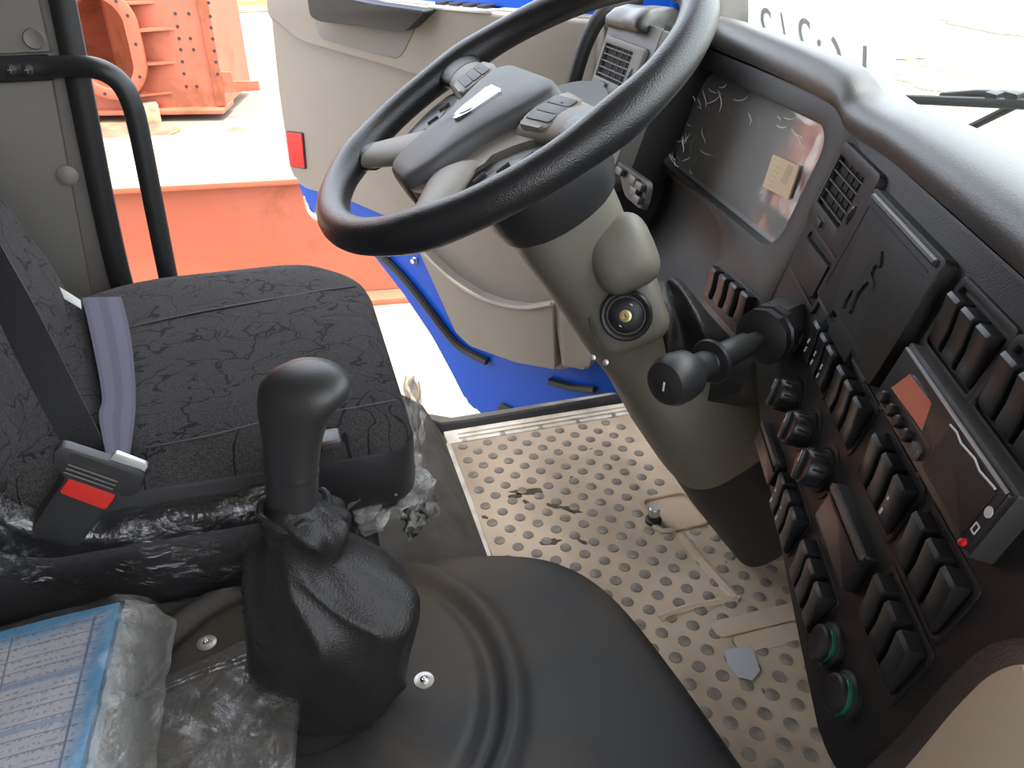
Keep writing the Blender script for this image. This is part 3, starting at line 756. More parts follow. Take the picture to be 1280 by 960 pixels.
P2 = Frame(0, 16.3, CP(.26, 0))
ST = [pad_station(P2(.70, .115), .006, .04, .05, base_at(-.58)), pad_station(P2(.35, .115), .006, .04, .05, base_at(-.24)), pad_station(P2(.08, .115), .006, .04, .05, base_at(.05)), pad_station(CP(.18, .115), .006, .04, .05, base_at(.18)), pad_station(CP(.07, .115), .006, .04, .05, base_at(.29)),
      pad_station(CP(-.05, .115), .006, .04, .05, base_at(.42)), pad_station(CP(-.2, .115), .006, .04, .05, base_at(.58)), pad_station(CP(-.35, .113), .006, .038, .05, base_at(.70)),
      pad_station(CP(-.43, .108), .006, .037, .05, base_at(.77)), pad_station(CL(-.008, .008), .006, .037, .045, base_at(.84)), pad_station(CL(-.036, .020), .006, .038, .04, base_at(.88)), pad_station(CL(-.067, .026), .006, .040, .04, base_at(.93)),
      pad_station(CL(-.157, .030), .006, .041, .035, base_at(1.02)), pad_station(CL(-.282, .032), .006, .041, .035, base_at(1.12)), pad_station(CL(-.40, .032), .006, .041, .035, base_at(1.22)),
      pad_station(CL(-.47, .030), .010, .042, .03, base_at(1.28)), pad_station(VF(.10, .020), .008, .036, .035, base_at(1.34)), pad_station(VF(.03, .016), .008, .034, .035, base_at(1.38)), pad_station(VF(-.03, .014), .010, .032, .035, base_at(1.43)), pad_station(VF(-.06, .012) + Vector((.03, 0, 0)), .004, .024, .03, base_at(1.46))]
cols = []
obj('end_cap', bx((.55, 1.335, .30), (.72, 1.35, .84)), 'black_plastic', dash)
body_back = obj('inner_back', bx((.69, .72, .22), (.72, 1.46, .80)), 'void_black', dash)
for k in range(len(ST[0])): cols.append(spline([s[k] for s in ST], 5))
pb = new(); grid(pb, cols); obj('padded_top', pb, 'dash_pad', dash, angle=60)
q = onz(1252, 232, .83)
# --- centre console face
panel = round_poly([(-.468, .113), (.265, .113), (.265, -.02), (.165, -.028), (.150, -.06), (.147, -.10), (.152, -.16), (.128, -.222), (.09, -.243), (-.012, -.234), (-.166, -.218), (-.26, -.204), (-.335, -.188), (-.41, -.165), (-.450, -.125)], [.004, .004, .004, .02, .02, .02, .03, .03, .03, .02, .02, .02, .03, .04, .03], 3)
obj('centre_panel', prism(new(), panel, CP, -.05, 0, .004), 'dash_plastic', dash)
under = [(-.45, -.12), (.128, -.225), (.09, -.24), (-.26, -.200), (-.41, -.16)]
ub = new(); loft(ub, [[CP(u, v, -.03) for u, v in ((-.44, .05), (.15, .05), (.125, -.222), (.09, -.238), (-.26, -.199), (-.41, -.16))], [Vector((.93, y, z)) for y, z in ((.90, .70), (.25, .70), (.25, .30), (.30, .30), (.70, .34), (.86, .40))]])
bmesh.ops.recalc_face_normals(ub, faces=ub.faces); obj('underside', ub, 'black_plastic', dash)
# rocker: deep, its upper edge proud
def rocker_mesh(w=.0195, h=.043, name='rocker_switch'):
    b = new(); prof = [(-h / 2, -.004), (-h / 2, .0045), (-h / 2 + .004, .0072), (-.004, .0085), (h / 2 - .004, .0138), (h / 2 - .0006, .0122), (h / 2, .008), (h / 2, -.004)]
    loft(b, [[Vector((sx * w / 2, v, z)) for v, z in prof] for sx in (-1, 1)])
    bmesh.ops.recalc_face_normals(b, faces=b.faces)
    es = [e for e in b.edges if abs(e.verts[0].co.x - e.verts[1].co.x) < 1e-6 and min(v.co.z for v in e.verts) > 0]
    bmesh.ops.bevel(b, geom=es, offset=.0016, segments=2, profile=.6, affect='EDGES')
    return mesh_of(b, name, 'switch_plastic')
RM = rocker_mesh()
mk = mesh_of(box(new(), (.0026, .0050, .0006), None), 'mark', 'white_mark')
def rocker(F, u, v, marks=0, w=0.0):
    o = inst('rocker_switch', RM, F.M(u, v, w), dash)
    if marks:
        m_ = bpy.data.objects.new('mark', mk); COL.objects.link(m_); m_.parent = o; m_.location = (-.004, .002 - .004 * (marks > 1), .0098)
        m2 = bpy.data.objects.new('mark', mk); COL.objects.link(m2); m2.parent = o; m2.location = (-.004, -.012, .0085)
    return o
def bezel(F, u0, v0, u1, v1, d=.0016, t=.005):
    obj('switch_surround', ring_prism(new(), rrect(u0 - t, v0 - t, u1 + t, v1 + t, .007), rrect(u0, v0, u1, v1, .004), F, -.002, d, .0012), 'dash_plastic', dash)
for u in (-.086, -.059, -.032): rocker(CP, u, .055)
bezel(CP, -.1, .030, -.018, .081, .004, .007)
for u in (.008, .035, .062): rocker(CP, u, .055)
bezel(CP, -.006, .030, .076, .081, .004, .007)
for us, mks in (((-.270, -.2425, -.216), 2), ((-.177, -.150, -.122), 0), ((-.065, -.038, -.010), 0), ((.033, .061, .088), 0)):
    for k, u in enumerate(us): rocker(CP, u, -.069, mks if mks else (1 if abs(u + .010) < .001 else 0))
    bezel(CP, us[0] - .012, -.0925, us[2] + .012, -.0455)
for u in (.040, .067, .094): rocker(CP, u, -.127)
bezel(CP, .028, -.1505, .106, -.1035)
for us, mks in (((-.165, -.138, -.112), 1), ((-.066, -.042, -.014), 0)):
    for k, u in enumerate(us): rocker(CP, u, -.194, mks if k < 2 else 0)
    bezel(CP, us[0] - .012, -.2165, us[2] + .012, -.1705, .001, .003)
# rotary knobs: fluted drum with a pointer bar
def knob(F, u, v):
    t = inst_root = obj('rotary_knob', lathe(new(), [(.021, -.002), (.021, .003), (.0175, .004), (.0170, .020), (.0155, .0225), (.006, .0225), (0, .0225)], F.M(u, v, 0), 28), 'switch_plastic', dash)
    M0 = F.M(u, v, 0)
    for k in range(14):
        a = 2 * math.pi * k / 14
        fl = obj('flute', box(new(), (.0022, .0022, .014), M0 @ Matrix.Translation((.0174 * math.cos(a), .0174 * math.sin(a), .012)) @ Matrix.Rotation(a, 4, 'Z'), .0006, 1), 'switch_plastic', dash)
        fl.parent = t; fl.location = origin(dash) - origin(t) if origin(t) != origin(dash) else (0, 0, 0)
    pb_ = obj('pointer', box(new(), (.006, .030, .005), M0 @ Matrix.Rotation(.25, 4, 'Z') @ Matrix.Translation((0, 0, .0245)), .0015), 'switch_plastic', dash); pb_.parent = t
    ln = obj('pointer_line', box(new(), (.0012, .011, .0008), M0 @ Matrix.Rotation(.25, 4, 'Z') @ Matrix.Translation((0, .008, .0270))), 'white_mark', dash); ln.parent = t
    ar = obj('scale_ring', lathe(new(), [(.0275, 0), (.0275, .0012), (.0225, .0018), (.0225, 0)], F.M(u, v, 0), 32), 'dash_plastic', dash); ar.parent = t
for u in (-.257, -.193, -.129): knob(CP, u, -.131)
# pull-out trays
def tray(F, u0, v0, u1, v1, name='pull_out_tray', d=.010):
    t = obj(name, prism(new(), rrect(u0, v0, u1, v1, .004), F, -.01, d, .0022), 'switch_plastic', dash)
    l = obj('grip_lip', box(new(), (u1 - u0 - .004, .006, .006), F.M((u0 + u1) / 2, v1 - .004, d + .001), .0015), 'dash_grey', dash); l.parent = t
    l2 = obj('grip_lip', box(new(), (u1 - u0 - .004, .003, .004), F.M((u0 + u1) / 2, v1 - .012, d + .0005), .001), 'dash_plastic', dash); l2.parent = t
tray(CP, -.086, -.152, .008, -.111)
tray(CP, -.275, -.207, -.192, -.176, d=.008)
# cigar sockets with green rings
for u in (.025, .073):
    s = obj('power_socket', lathe(new(), [(.019, -.002), (.019, .004), (.0165, .006), (.0150, .0055), (.0150, .0125), (.013, .014), (.004, .0132), (0, .013)], CP.M(u, -.195, 0), 28), 'switch_plastic', dash)
    g_ = obj('green_ring', lathe(new(), [(.0156, .0055), (.0156, .0085), (.0150, .0090), (.0148, .0058)], CP.M(u, -.195, 0), 28), 'green_glow_ring', dash); g_.parent = s
# blank cover
t = obj('blank_cover', prism(new(), [(-.428, -.010), (-.328, -.006), (-.326, -.042), (-.336, -.048), (-.424, -.050)], CP, -.004, .008, .003), 'dash_plastic', dash)
obj('cover_surround', ring_prism(new(), rrect(-.440, -.060, -.316, .0035, .008), rrect(-.432, -.053, -.323, -.003, .005), CP, -.004, .003, .001), 'dash_plastic', dash)
# storage lid with embossed leaping animal and catch
lid = obj('storage_lid', prism(new(), round_poly([(-.312, -.032), (-.256, -.032), (-.256, -.022), (-.182, -.022), (-.176, -.032), (-.122, -.032), (-.122, .089), (-.312, .089)], [.004, .002, .002, .002, .002, .004, .008, .008], 3), CP, -.006, .012, .004), 'dash_plastic', dash)
l_ = obj('lid_rim', tube(new(), [CP(-.300, .082, .0125), CP(-.134, .082, .0125)], .0035, 8), 'dash_pad', dash); l_.parent = lid
l_ = obj('lid_groove', box(new(), (.156, .0016, .0008), CP.M(-.217, .072, .0122)), 'rubber', dash); l_.parent = lid
l_ = obj('lid_groove', box(new(), (.0016, .088, .0008), CP.M(-.301, .028, .0122)), 'rubber', dash); l_.parent = lid
l_ = obj('catch', prism(new(), round_poly([(-.250, -.046), (-.186, -.046), (-.186, -.024), (-.250, -.024)], .003, 2), CP, -.004, .009, .002), 'dash_plastic', dash); l_.parent = lid
for u0, u1 in ((-.306, -.262), (-.174, -.134)):
    l_ = obj('lid_lip', box(new(), (u1 - u0, .004, .006), CP.M((u0 + u1) / 2, -.034, .008), .001), 'dash_pad', dash); l_.parent = lid
beast = [(-.252, .010), (-.246, .012), (-.241, .020), (-.236, .030), (-.232, .037), (-.229, .044), (-.228, .052), (-.225, .054), (-.222, .050), (-.216, .047), (-.213, .043), (-.216, .041), (-.221, .043), (-.224, .038), (-.222, .032), (-.214, .031), (-.205, .027), (-.204, .024), (-.210, .025), (-.219, .026), (-.222, .020), (-.226, .010), (-.224, .002), (-.218, -.006), (-.220, -.010), (-.226, -.006), (-.231, .002), (-.235, .010), (-.239, .006), (-.240, -.004), (-.236, -.012), (-.240, -.014), (-.245, -.006), (-.247, .004)]
l_ = obj('emblem', prism(new(), beast, CP, .011, .0140, .0008), 'dash_plastic', dash, label='embossed leaping animal emblem'); l_.parent = lid
# air vents
def vent(F, u0, v0, u1, v1, m, gr_):
    """outer rectangle, grille rectangle gr_; slats, blades, thumb wheel, slider"""
    fr = obj('air_vent', ring_prism(new(), rrect(u0, v0, u1, v1, .008), rrect(*gr_, .002), F, -.012, .008, .003), m, dash)
    hs = obj('vent_shade_plate', box(new(), (gr_[2] - gr_[0] + .004, gr_[3] - gr_[1] + .004, .004), F.M((gr_[0] + gr_[2]) / 2, (gr_[1] + gr_[3]) / 2, -.0008)), 'void_black', dash); hs.parent = fr  # flat black plate paints the shade behind the slats
    nsl = 5; step = (gr_[3] - gr_[1]) / nsl
    for k in range(nsl):
        s = obj('slat', box(new(), (gr_[2] - gr_[0], .0018, .0042), F.M((gr_[0] + gr_[2]) / 2, gr_[3] - step * (k + .5), .0045) @ Matrix.Rotation(R(12), 4, 'X'), .0006, 1), m, dash); s.parent = fr
    for k in range(3):
        s = obj('blade', box(new(), (.0012, gr_[3] - gr_[1], .0015), F.M(gr_[0] + (gr_[2] - gr_[0]) * (.35 + .22 * k), (gr_[1] + gr_[3]) / 2, .0018)), 'black_plastic', dash); s.parent = fr
    cu_ = (gr_[2] + u1) / 2 - .002
    w_ = obj('thumb_wheel', lathe(new(), [(.018, -.003), (.0195, -.002), (.0195, .002), (.018, .003), (0, .003)], F.M(cu_, (gr_[1] + gr_[3]) / 2 - .006, -.008) @ Matrix.Rotation(math.pi / 2, 4, 'Y'), 28), 'black_plastic', dash); w_.parent = fr
    for k in range(9):
        a = R(30 + 15 * k); s = obj('wheel_rib', box(new(), (.006, .001, .0016), F.M(cu_, (gr_[1] + gr_[3]) / 2 - .006 + .0196 * math.cos(a), -.008 + .0196 * math.sin(a))), m, dash); s.parent = fr
    s = obj('slider', box(new(), (.020, .008, .006), F.M(gr_[0] + .042, (gr_[1] + v0) / 2 - .001, .009), .0015), m, dash); s.parent = fr
    s = obj('slider_slot', box(new(), (.032, .0105, .002), F.M(gr_[0] + .042, (gr_[1] + v0) / 2 - .001, .0075), .0005, 1), 'rubber', dash); s.parent = fr
vent(CP, -.455, .006, -.320, .099, 'dash_plastic', (-.446, .028, -.353, .084))
# --- outer vent panel by the driver's door
obj('outer_panel', prism(new(), round_poly([(-.035, .034), (.147, .034), (.147, -.20), (.06, -.24), (-.005, -.22), (-.03, -.10)], [.004, .004, .01, .03, .03, .03], 3), VF, -.03, 0, .003), 'dash_grey', dash)
ck = new(); loft(ck, [[VF(.146, .04, -.001), VF(.146, -.21, -.001), VF(.146, -.21, -.02), VF(.146, .04, -.02)], [CL(-.470, .032, -.004), CL(-.470, -.19, -.004), CL(-.470, -.19, -.03), CL(-.470, .032, -.03)]]); bmesh.ops.recalc_face_normals(ck, faces=ck.faces); obj('cluster_cheek', ck, 'dash_plastic', dash)
vent(VF, -.016, -.078, .128, .002, 'dash_grey', (-.008, -.061, .094, -.010))
for k in range(4): rocker(VF, .008 + .030 * k, -.115)
# --- instrument cluster: bezel with a deep rounded opening, gauge face, film, paper label
clo = [(-.60, .030), (.0, .030), (.0, -.24), (-.14, -.27), (-.60, -.27)]
bz_in = rrect(-.462, -.158, -.036, .000, .035, 8)
lipline = [(v.x, v.y) for v in spline([Vector(p) for p in ((-.50, -.168, 0), (-.40, -.170, 0), (-.27, -.166, 0), (-.20, -.174, 0), (-.158, -.196, 0), (-.148, -.225, 0), (-.148, -.262, 0))], 6)]
bz_poly = lipline + [(.006, -.262), (.006, .0), (-.004, .024), (-.02, .030), (-.50, .030)]
cen = (-.10, -.10)
bz_o = dense(bz_poly); bz_i = [cast(bz_in, cen, p) for p in bz_o]
obj('cluster_bezel', ring_prism(new(), bz_o, bz_i, CL, -.065, 0, .007), 'dash_plastic', dash, angle=50)
cl = obj('instrument_cluster', prism(new(), rrect(-.50, -.175, -.02, .01, .02), CL, -.062, -.040), 'gauge_face', dash)
for (u, v, r_) in ((-.37, -.085, .055), (-.12, -.085, .050), (-.245, -.06, .030), (-.245, -.125, .026)):
    d_ = obj('gauge_ring', lathe(new(), [(r_, 0), (r_, .003), (r_ - .003, .003), (r_ - .003, 0)], CL.M(u, v, -.0398), 36), 'dash_grey', dash); d_.parent = cl
    for k in range(9):
        a = R(220 - 32 * k); d_ = obj('gauge_tick', box(new(), (.008, .0012, .0006), CL.M(u + (r_ - .010) * math.cos(a), v + (r_ - .010) * math.sin(a), -.0394) @ Matrix.Rotation(a, 4, 'Z')), 'white_mark', dash); d_.parent = cl
    d_ = obj('gauge_needle', box(new(), (.0018, r_ * .7, .001), CL.M(u, v, -.037) @ Matrix.Rotation(R(130), 4, 'Z') @ Matrix.Translation((0, r_ * .3, 0)), .0003, 1), 'red_lens', dash); d_.parent = cl
d_ = obj('cluster_lens', prism(new(), rrect(-.466, -.162, -.032, .003, .03), CL, -.0255, -.024), 'cluster_film', dash)
fr_ = []
for j in range(28):
    v = -.150 + .148 * j / 27; row = []
    for i in range(60):
        u = -.455 + .415 * i / 59
        n_ = noise.noise((u * 20, v * 14, 1.7)) * .5 + noise.noise((u * 46 + v * 20, v * 36, 5.1)) * .25
        edge = 1 - .75 * min(1, max(0, (u + .42) / .14))
        row.append(CL(u, v, -.018 + .0035 * n_ * edge + .004 * abs(noise.noise((u * 15, v * 38, 9))) * edge))
    fr_.append(row)
pf = new(); grid(pf, fr_); tag(obj('protective_film', pf, 'screen_film', angle=180), 'creased clear protective film over the instrument cluster', 'plastic film')
pfo = bpy.data.objects['protective_film']
rc = random.Random(5)
for k in range(26):
    u = -.455 + abs(rc.gauss(0, .05)) if k < 16 else rc.uniform(-.42, -.12); v = rc.uniform(-.145, -.02) if k < 16 else rc.uniform(-.035, -.012)
    l_ = rc.uniform(.012, .045); a = R(rc.uniform(-50, 30)) if k < 16 else R(rc.uniform(-16, 10)); bend = rc.uniform(-.5, .5)
    pts_ = spline([CL(min(-.04, u + l_ * t_ * math.cos(a + bend * t_)), max(-.152, min(-.003, v + l_ * t_ * math.sin(a + bend * t_))), -.0105 + .0012 * math.sin(7 * t_)) for t_ in (0, .35, .7, 1)], 4)
    cz = obj('crease_glint', tube(new(), pts_, [.0002 + .0006 * math.sin(math.pi * q_ / (len(pts_) - 1)) for q_ in range(len(pts_))], 6), 'paper_white', pfo)  # white threads painted as glints along the film's creases
c0, c1, c2_, c3 = CL.px(966, 193, -.014), CL.px(999, 207, -.014), CL.px(985, 249, -.014), CL.px(953, 233, -.014)
cc = ((c0[0] + c2_[0]) / 2, (c0[1] + c2_[1]) / 2)
lab = thing('paper_label', 'small tan paper label stuck on the film over the instrument cluster', 'label', CL(*cc, -.012))
obj('paper', prism(new(), [c0, c1, c2_, c3], CL, -.0165, -.0140), 'paper_sticker', lab)
mat('label_print', (.48, .36, .22), .6)
for k in range(5):
    u = c0[0] + (c1[0] - c0[0]) * .18 + (c3[0] - c0[0]) * (.15 + .15 * k); v = c0[1] + (c3[1] - c0[1]) * (.16 + .15 * k) - .002
    obj('printed_line', box(new(), (.014, .0012, .0002), CL.M(u + .010, v - .002, -.0139)), 'label_print', lab)
obj('printed_block', box(new(), (.015, .024, .0002), CL.M(cc[0] + .013, cc[1] + .006, -.0139)), 'label_print', lab)
# lower knee recess left of the small switches, dark smooth
kr = []
for j in range(14):
    s_ = j / 13; row = []
    for i in range(18):
        t_ = i / 17
        a_ = CL(-.62 + .48 * t_, -.158 - .03 * max(0, (t_ - .75) / .25) ** 2, -.055)
        b_ = CL(-.60 + .48 * t_, -.40, .0)
        p_ = a_.lerp(b_, s_) + CL.w * (-.05 * math.sin(math.pi * min(1, s_ * 1.0)) * (1 - .5 * t_ ** 4))
        row.append(p_)
    kr.append(row)
kb = new(); grid(kb, kr, .006); obj('knee_panel', kb, 'recess_brown', dash, angle=60)
for k in range(4): rocker(CL, -.128 + .0325 * k, -.244 + .002 * k, 0, .001)
obj('switch_surround', prism(new(), rrect(-.148, -.275, .0, -.215, .008), CL, -.02, .0005, .001), 'dash_plastic', dash)
obj('lower_apron', prism(new(), [(-.145, -.26), (.02, -.25), (.03, -.33), (-.05, -.40), (-.14, -.38)], CL, -.06, -.004, .004), 'black_plastic', dash)
# key-pad beside the column
kp = obj('key_pad', prism(new(), round_poly([VF.px(772, 200), VF.px(812, 228), VF.px(804, 264), VF.px(782, 245)], .012, 4), VF, -.008, .002, .002), 'dash_plastic', dash)
for k, (a_, b_) in enumerate(((779, 215), (796, 226), (804, 234), (797, 240), (801, 250))):
    u, v = VF.px(a_, b_); s = obj('key', box(new(), (.022, .011, .008), VF.M(u, v, .006), .002), 'switch_plastic', dash); s.parent = kp
# --- beige passenger-side panel below the padded top
gq = [CP.px(*p, .010) for p in ((1135, 957), (1195, 884), (1233, 846), (1262, 832), (1290, 829))]
bp_ = round_poly([(gq[0][0], -.40)] + gq + [(.262, gq[-1][1]), (.262, -.40)], [.02, .02, .02, .02, .02, .01, .01, .01], 4)
obj('glove_box', prism(new(), bp_, CP, -.06, .010, .008), 'beige_panel', dash)
bo = round_poly([(.120, -.40), (.128, -.235), (.134, -.16), (.131, -.100), (.134, -.052), (.165, -.012), (.266, -.012), (.266, -.43)], [.02, .02, .02, .03, .03, .03, .02, .02], 4)
obj('glove_box_surround', prism(new(), bo, CP, -.06, .0025, .006), 'dash_pad', dash)

obj('passenger_glove_box', prism(new(), rrect(.0, -.40, .66, -.04, .012), P2, -.06, .010, .006), 'beige_panel', dash)
obj('passenger_face', prism(new(), rrect(-.01, -.42, .69, .113, .006), P2, -.08, .0, .004), 'dash_plastic', dash)
# ================================================================== RADIO
rad = thing('car_radio', 'black radio with an orange reflecting display set in the console', 'radio', CP(0, -.0245, .0))
RW, RH = .0925, .0245
obj('chassis', prism(new(), rrect(-RW - .003, -RH - .003, RW + .003, RH + .003, .003), CP, -.03, .0165, .001), 'dash_pad', rad)
obj('faceplate', prism(new(), rrect(-RW, -RH, RW, RH, .003), CP, .012, .020, .0014), 'switch_plastic', rad)
obj('top_edge', box(new(), (2 * RW - .004, .0022, .003), CP.M(0, RH - .0012, .0195), .0008), 'silver_plastic', rad)
DFm = CP.M(-.0345, .0052, .0196) @ Matrix.Rotation(R(4.0), 4, 'Y') @ Matrix.Rotation(R(-2.0), 4, 'X')
b = prism(new(), [(-.0365, -.0097), (.0365, -.0097), (.0365, .0098), (-.0275, .0098)], None, -.004, .0016, .0003); b.transform(DFm); obj('display', b, 'screen_dark', rad, angle=5)
obj('display_surround', box(new(), (.086, .0012, .0006), CP.M(-.036, -.0062, .0202)), 'dash_grey', rad)
obj('flap', prism(new(), rrect(.012, -.019, .083, .018, .002), CP, .018, .0212, .0008), 'recess_brown', rad)
for k in range(7):
    obj('torn_film_edge', tube(new(), [CP(.012 + .010 * k, .0186 + .0012 * math.sin(k * 2.1), .0218), CP(.0225 + .010 * k, .0186 + .0012 * math.sin((k + 1) * 2.1), .0218)], .0008, 6), 'paper_white', rad)
for k, u in enumerate((-.076, -.057, -.041, -.023)):
    obj('button', lathe(new(), [(.0052, 0), (.0052, .004), (.004, .0052), (0, .0052)], CP.M(u, -.0165, .0195), 16), 'switch_plastic', rad)
obj('button', box(new(), (.012, .010, .006), CP.M(-.004, -.017, .021), .0015), 'dash_grey', rad)
for u in (-.083, .006): obj('bezel_clip', box(new(), (.006, .010, .006), CP.M(u, -.0262, .012), .001), 'black_plastic', rad)
obj('port_mark', lathe(new(), [(.0038, 0), (.0038, .0006), (0, .0006)], CP.M(.0885, .006, .0198), 16), 'white_mark', rad)
obj('card_mark', ring_prism(new(), rrect(.0855, -.0115, .0912, -.0045, .0006), rrect(.0865, -.0105, .0902, -.0055, .0004), CP, .0198, .0204), 'white_mark', rad)
obj('indicator_light', lathe(new(), [(.0028, 0), (.0026, .003), (0, .004)], CP.M(.0885, -.0205, .0195), 14), 'red_lens', rad)

# ================================================================== HAND BRAKE VALVE
P0 = CP(-.330, -.098, .028); kn = atd(845, 473, .80)
ax = (kn - P0); ln_ = ax.length; ax.normalize(); VM = look(P0, ax)
hb = thing('hand_brake_valve', 'black hand brake valve with octagonal body and bulbous lever knob beside the column', 'brake valve', CP(-.335, -.1, 0))
obj('body', lathe(new(), [(.010, -.046), (.030, -.040), (.034, -.030), (.034, -.004), (.031, .0)], VM @ Matrix.Rotation(R(22.5), 4, 'Z'), 8), 'black_plastic', hb, angle=25)
obj('collar', lathe(new(), [(.0335, -.004), (.0335, .006), (.031, .008), (.031, .012), (.0325, .014), (.0325, .020), (.022, .026), (.013, .028)], VM, 12), 'switch_plastic', hb, angle=25)
obj('mounting', tube(new(), [CP(-.330, -.098, -.01), P0 - ax * .02], .024, 16), 'black_plastic', hb)
obj('lever', lathe(new(), [(.009, .02), (.010, .045), (.0135, .05), (.0145, .09), (.0145, ln_ - .055), (.010, ln_ - .05)], VM, 20), 'black_plastic', hb)
obj('pull_ring', lathe(new(), [(.013, ln_ - .060), (.023, ln_ - .061), (.0245, ln_ - .058), (.023, ln_ - .055), (.013, ln_ - .054)], VM, 28), 'switch_plastic', hb)
obj('knob', lathe(new(), [(.012, ln_ - .054), (.0145, ln_ - .048), (.015, ln_ - .034), (.0175, ln_ - .026), (.025, ln_ - .016), (.0265, ln_ - .004), (.0262, ln_ + .010), (.022, ln_ + .018), (.012, ln_ + .022), (0, ln_ + .023)], VM, 28), 'black_plastic', hb)
obj('knob_mark', box(new(), (.002, .010, .0006), VM @ Matrix.Translation((.003, 0, ln_ + .0228))), 'white_mark', hb)

# ================================================================== STEERING COLUMN
col = thing('steering_column', 'greyish beige steering column shroud with ignition lock running down to the floor', 'steering column', WH_C + AX * .95)
def sect(t, cu_, cv_, hu, hv, n=36, e=2.6):
    c = WH_C + AX * t + WHF.u * cu_ + WHF.v * cv_; out = []
    for k in range(n):
        a = 2 * math.pi * k / n; ca, sa = math.cos(a), math.sin(a)
        out.append(c + WHF.u * hu * math.copysign(abs(ca) ** (2 / e), ca) + WHF.v * hv * math.copysign(abs(sa) ** (2 / e), sa))
    return out
def shell(name, secs, m, parent, e=2.6, angle=40):
    b = new(); loft(b, [sect(*s, e=e) for s in secs]); bmesh.ops.recalc_face_normals(b, faces=b.faces)
    return obj(name, b, m, parent, angle=angle)
shell('collar', [(.045, 0, 0, .072, .072), (.055, 0, 0, .088, .086), (.085, 0, 0, .094, .09), (.125, .0, -.004, .090, .086), (.145, .0, -.006, .082, .08), (.15, 0, -.006, .06, .06)], 'black_plastic', col, 2.2)
shroud = shell('shroud', [(.135, 0, -.005, .060, .06), (.14, 0, -.006, .076, .070), (.17, 0, -.008, .079, .070), (.24, 0, -.008, .074, .064), (.30, .0, -.010, .068, .060), (.36, .0, -.010, .064, .058), (.40, .0, -.006, .062, .058), (.44, .004, .004, .070, .066), (.48, .010, .016, .086, .080), (.53, .014, .024, .096, .090), (.60, .014, .030, .098, .094), (.625, .014, .030, .094, .09), (.63, .014, .03, .08, .08)], 'column_plastic', col, 3.2)
shell('lower_cover', [(.60, .012, .03, .086, .086), (.64, .010, .03, .086, .088), (.74, .0, .03, .078, .085), (.86, -.01, .035, .066, .08), (.93, -.012, .04, .060, .078)], 'rubber', col, 3.4)
# bulge over the lock, lock barrel
bc = atd(776, 318, .965); bn_ = Vector((-.50, -.80, .33)).normalized()
bl = new(); bmesh.ops.create_uvsphere(bl, u_segments=28, v_segments=16, radius=1); bmesh.ops.scale(bl, vec=(.041, .047, .030), verts=bl.verts)
for v in bl.verts:
    v.co.x = math.copysign(abs(v.co.x / .041) ** .62, v.co.x) * .041; v.co.y = math.copysign(abs(v.co.y / .047) ** .62, v.co.y) * .047
bl.transform(look(bc - bn_ * .012, bn_, AX * -1)); obj('bulge', bl, 'column_plastic', col, angle=80)
ic = atd(783, 394, 1.0); IM = look(ic, bn_, -AX)
b = prism(new(), rrect(-.052, -.046, .046, .052, .026), None, -.06, -.005, .018, 4); b.transform(IM); obj('lock_boss', b, 'column_plastic', col)
lk = obj('ignition_lock', lathe(new(), [(.0325, -.012), (.0325, .004), (.030, .007), (.027, .006), (.025, .003), (.024, .003), (.0235, .0045), (.0225, .003), (.018, .006), (.012, .008), (.0085, .008)], IM, 36), 'black_plastic', col)
s = obj('lock_ring', lathe(new(), [(.0240, .003), (.0236, .0052), (.0228, .0052), (.0224, .003)], IM, 36), 'dash_grey', col); s.parent = lk
s = obj('key_barrel', lathe(new(), [(.0078, .006), (.0076, .0095), (.005, .0098), (.0045, .0085), (0, .0085)], IM, 24), 'brass', col); s.parent = lk
s = obj('key_slot', box(new(), (.0014, .006, .0006), IM @ Matrix.Translation((0, 0, .0090))), 'rubber', col); s.parent = lk
for (a_, b_) in ((.012, .010), (-.011, -.009)):
    s = obj('lock_mark', box(new(), (.0012, .004, .0004), IM @ Matrix.Translation((a_, b_, .0084)) @ Matrix.Rotation(.6, 4, 'Z')), 'white_mark', col); s.parent = lk
q = atd(692, 300, .985)
obj('release_tab', tube(new(), spline([q + WHF.u * -.016, q + WHF.u * 0 + Vector((-.003, -.004, .002)), q + WHF.u * .018], 5), [.003 + .004 * math.sin(math.pi * min(1, k / 9)) for k in range(11)], 10), 'column_plastic', col)
for (a_, b_, d_) in ((757, 453, 1.06), (741, 447, 1.07)):
    obj('screw_head', lathe(new(), [(.004, -.004), (.004, .001), (0, .002)], look(atd(a_, b_, d_), bn_), 12), 'zinc', col)
# crumpled leatherette sleeve between the column and the knee panel
sl = thing('column_sleeve', 'crumpled black leatherette sleeve tucked between the column and the dashboard', 'sleeve', atd(860, 430, 1.06))
rows = []
ctr = spline([atd(832, 352, 1.05), atd(842, 372, 1.03), atd(855, 400, 1.02), atd(868, 425, 1.02), atd(876, 442, 1.03)], 5)
for i, c in enumerate(ctr):
    t_ = i / (len(ctr) - 1); row = []
    for k in range(20):
        s_ = k / 19 - .5; wd = .030 + .062 * t_
        hgt_ = .012 * math.sin(k * .42 + t_ * 1.6 + .6) + .006 * noise.noise((s_ * 5, t_ * 4, 2)) + .026 * math.cos(s_ * math.pi)
        row.append(c + Vector((.80, -.35, .45)).normalized() * (s_ * wd) + Vector((-.45, -.75, .45)).normalized() * hgt_)
    rows.append(row)
lb = new(); grid(lb, rows, .002); obj('cloth', lb, 'leather', sl, angle=180)

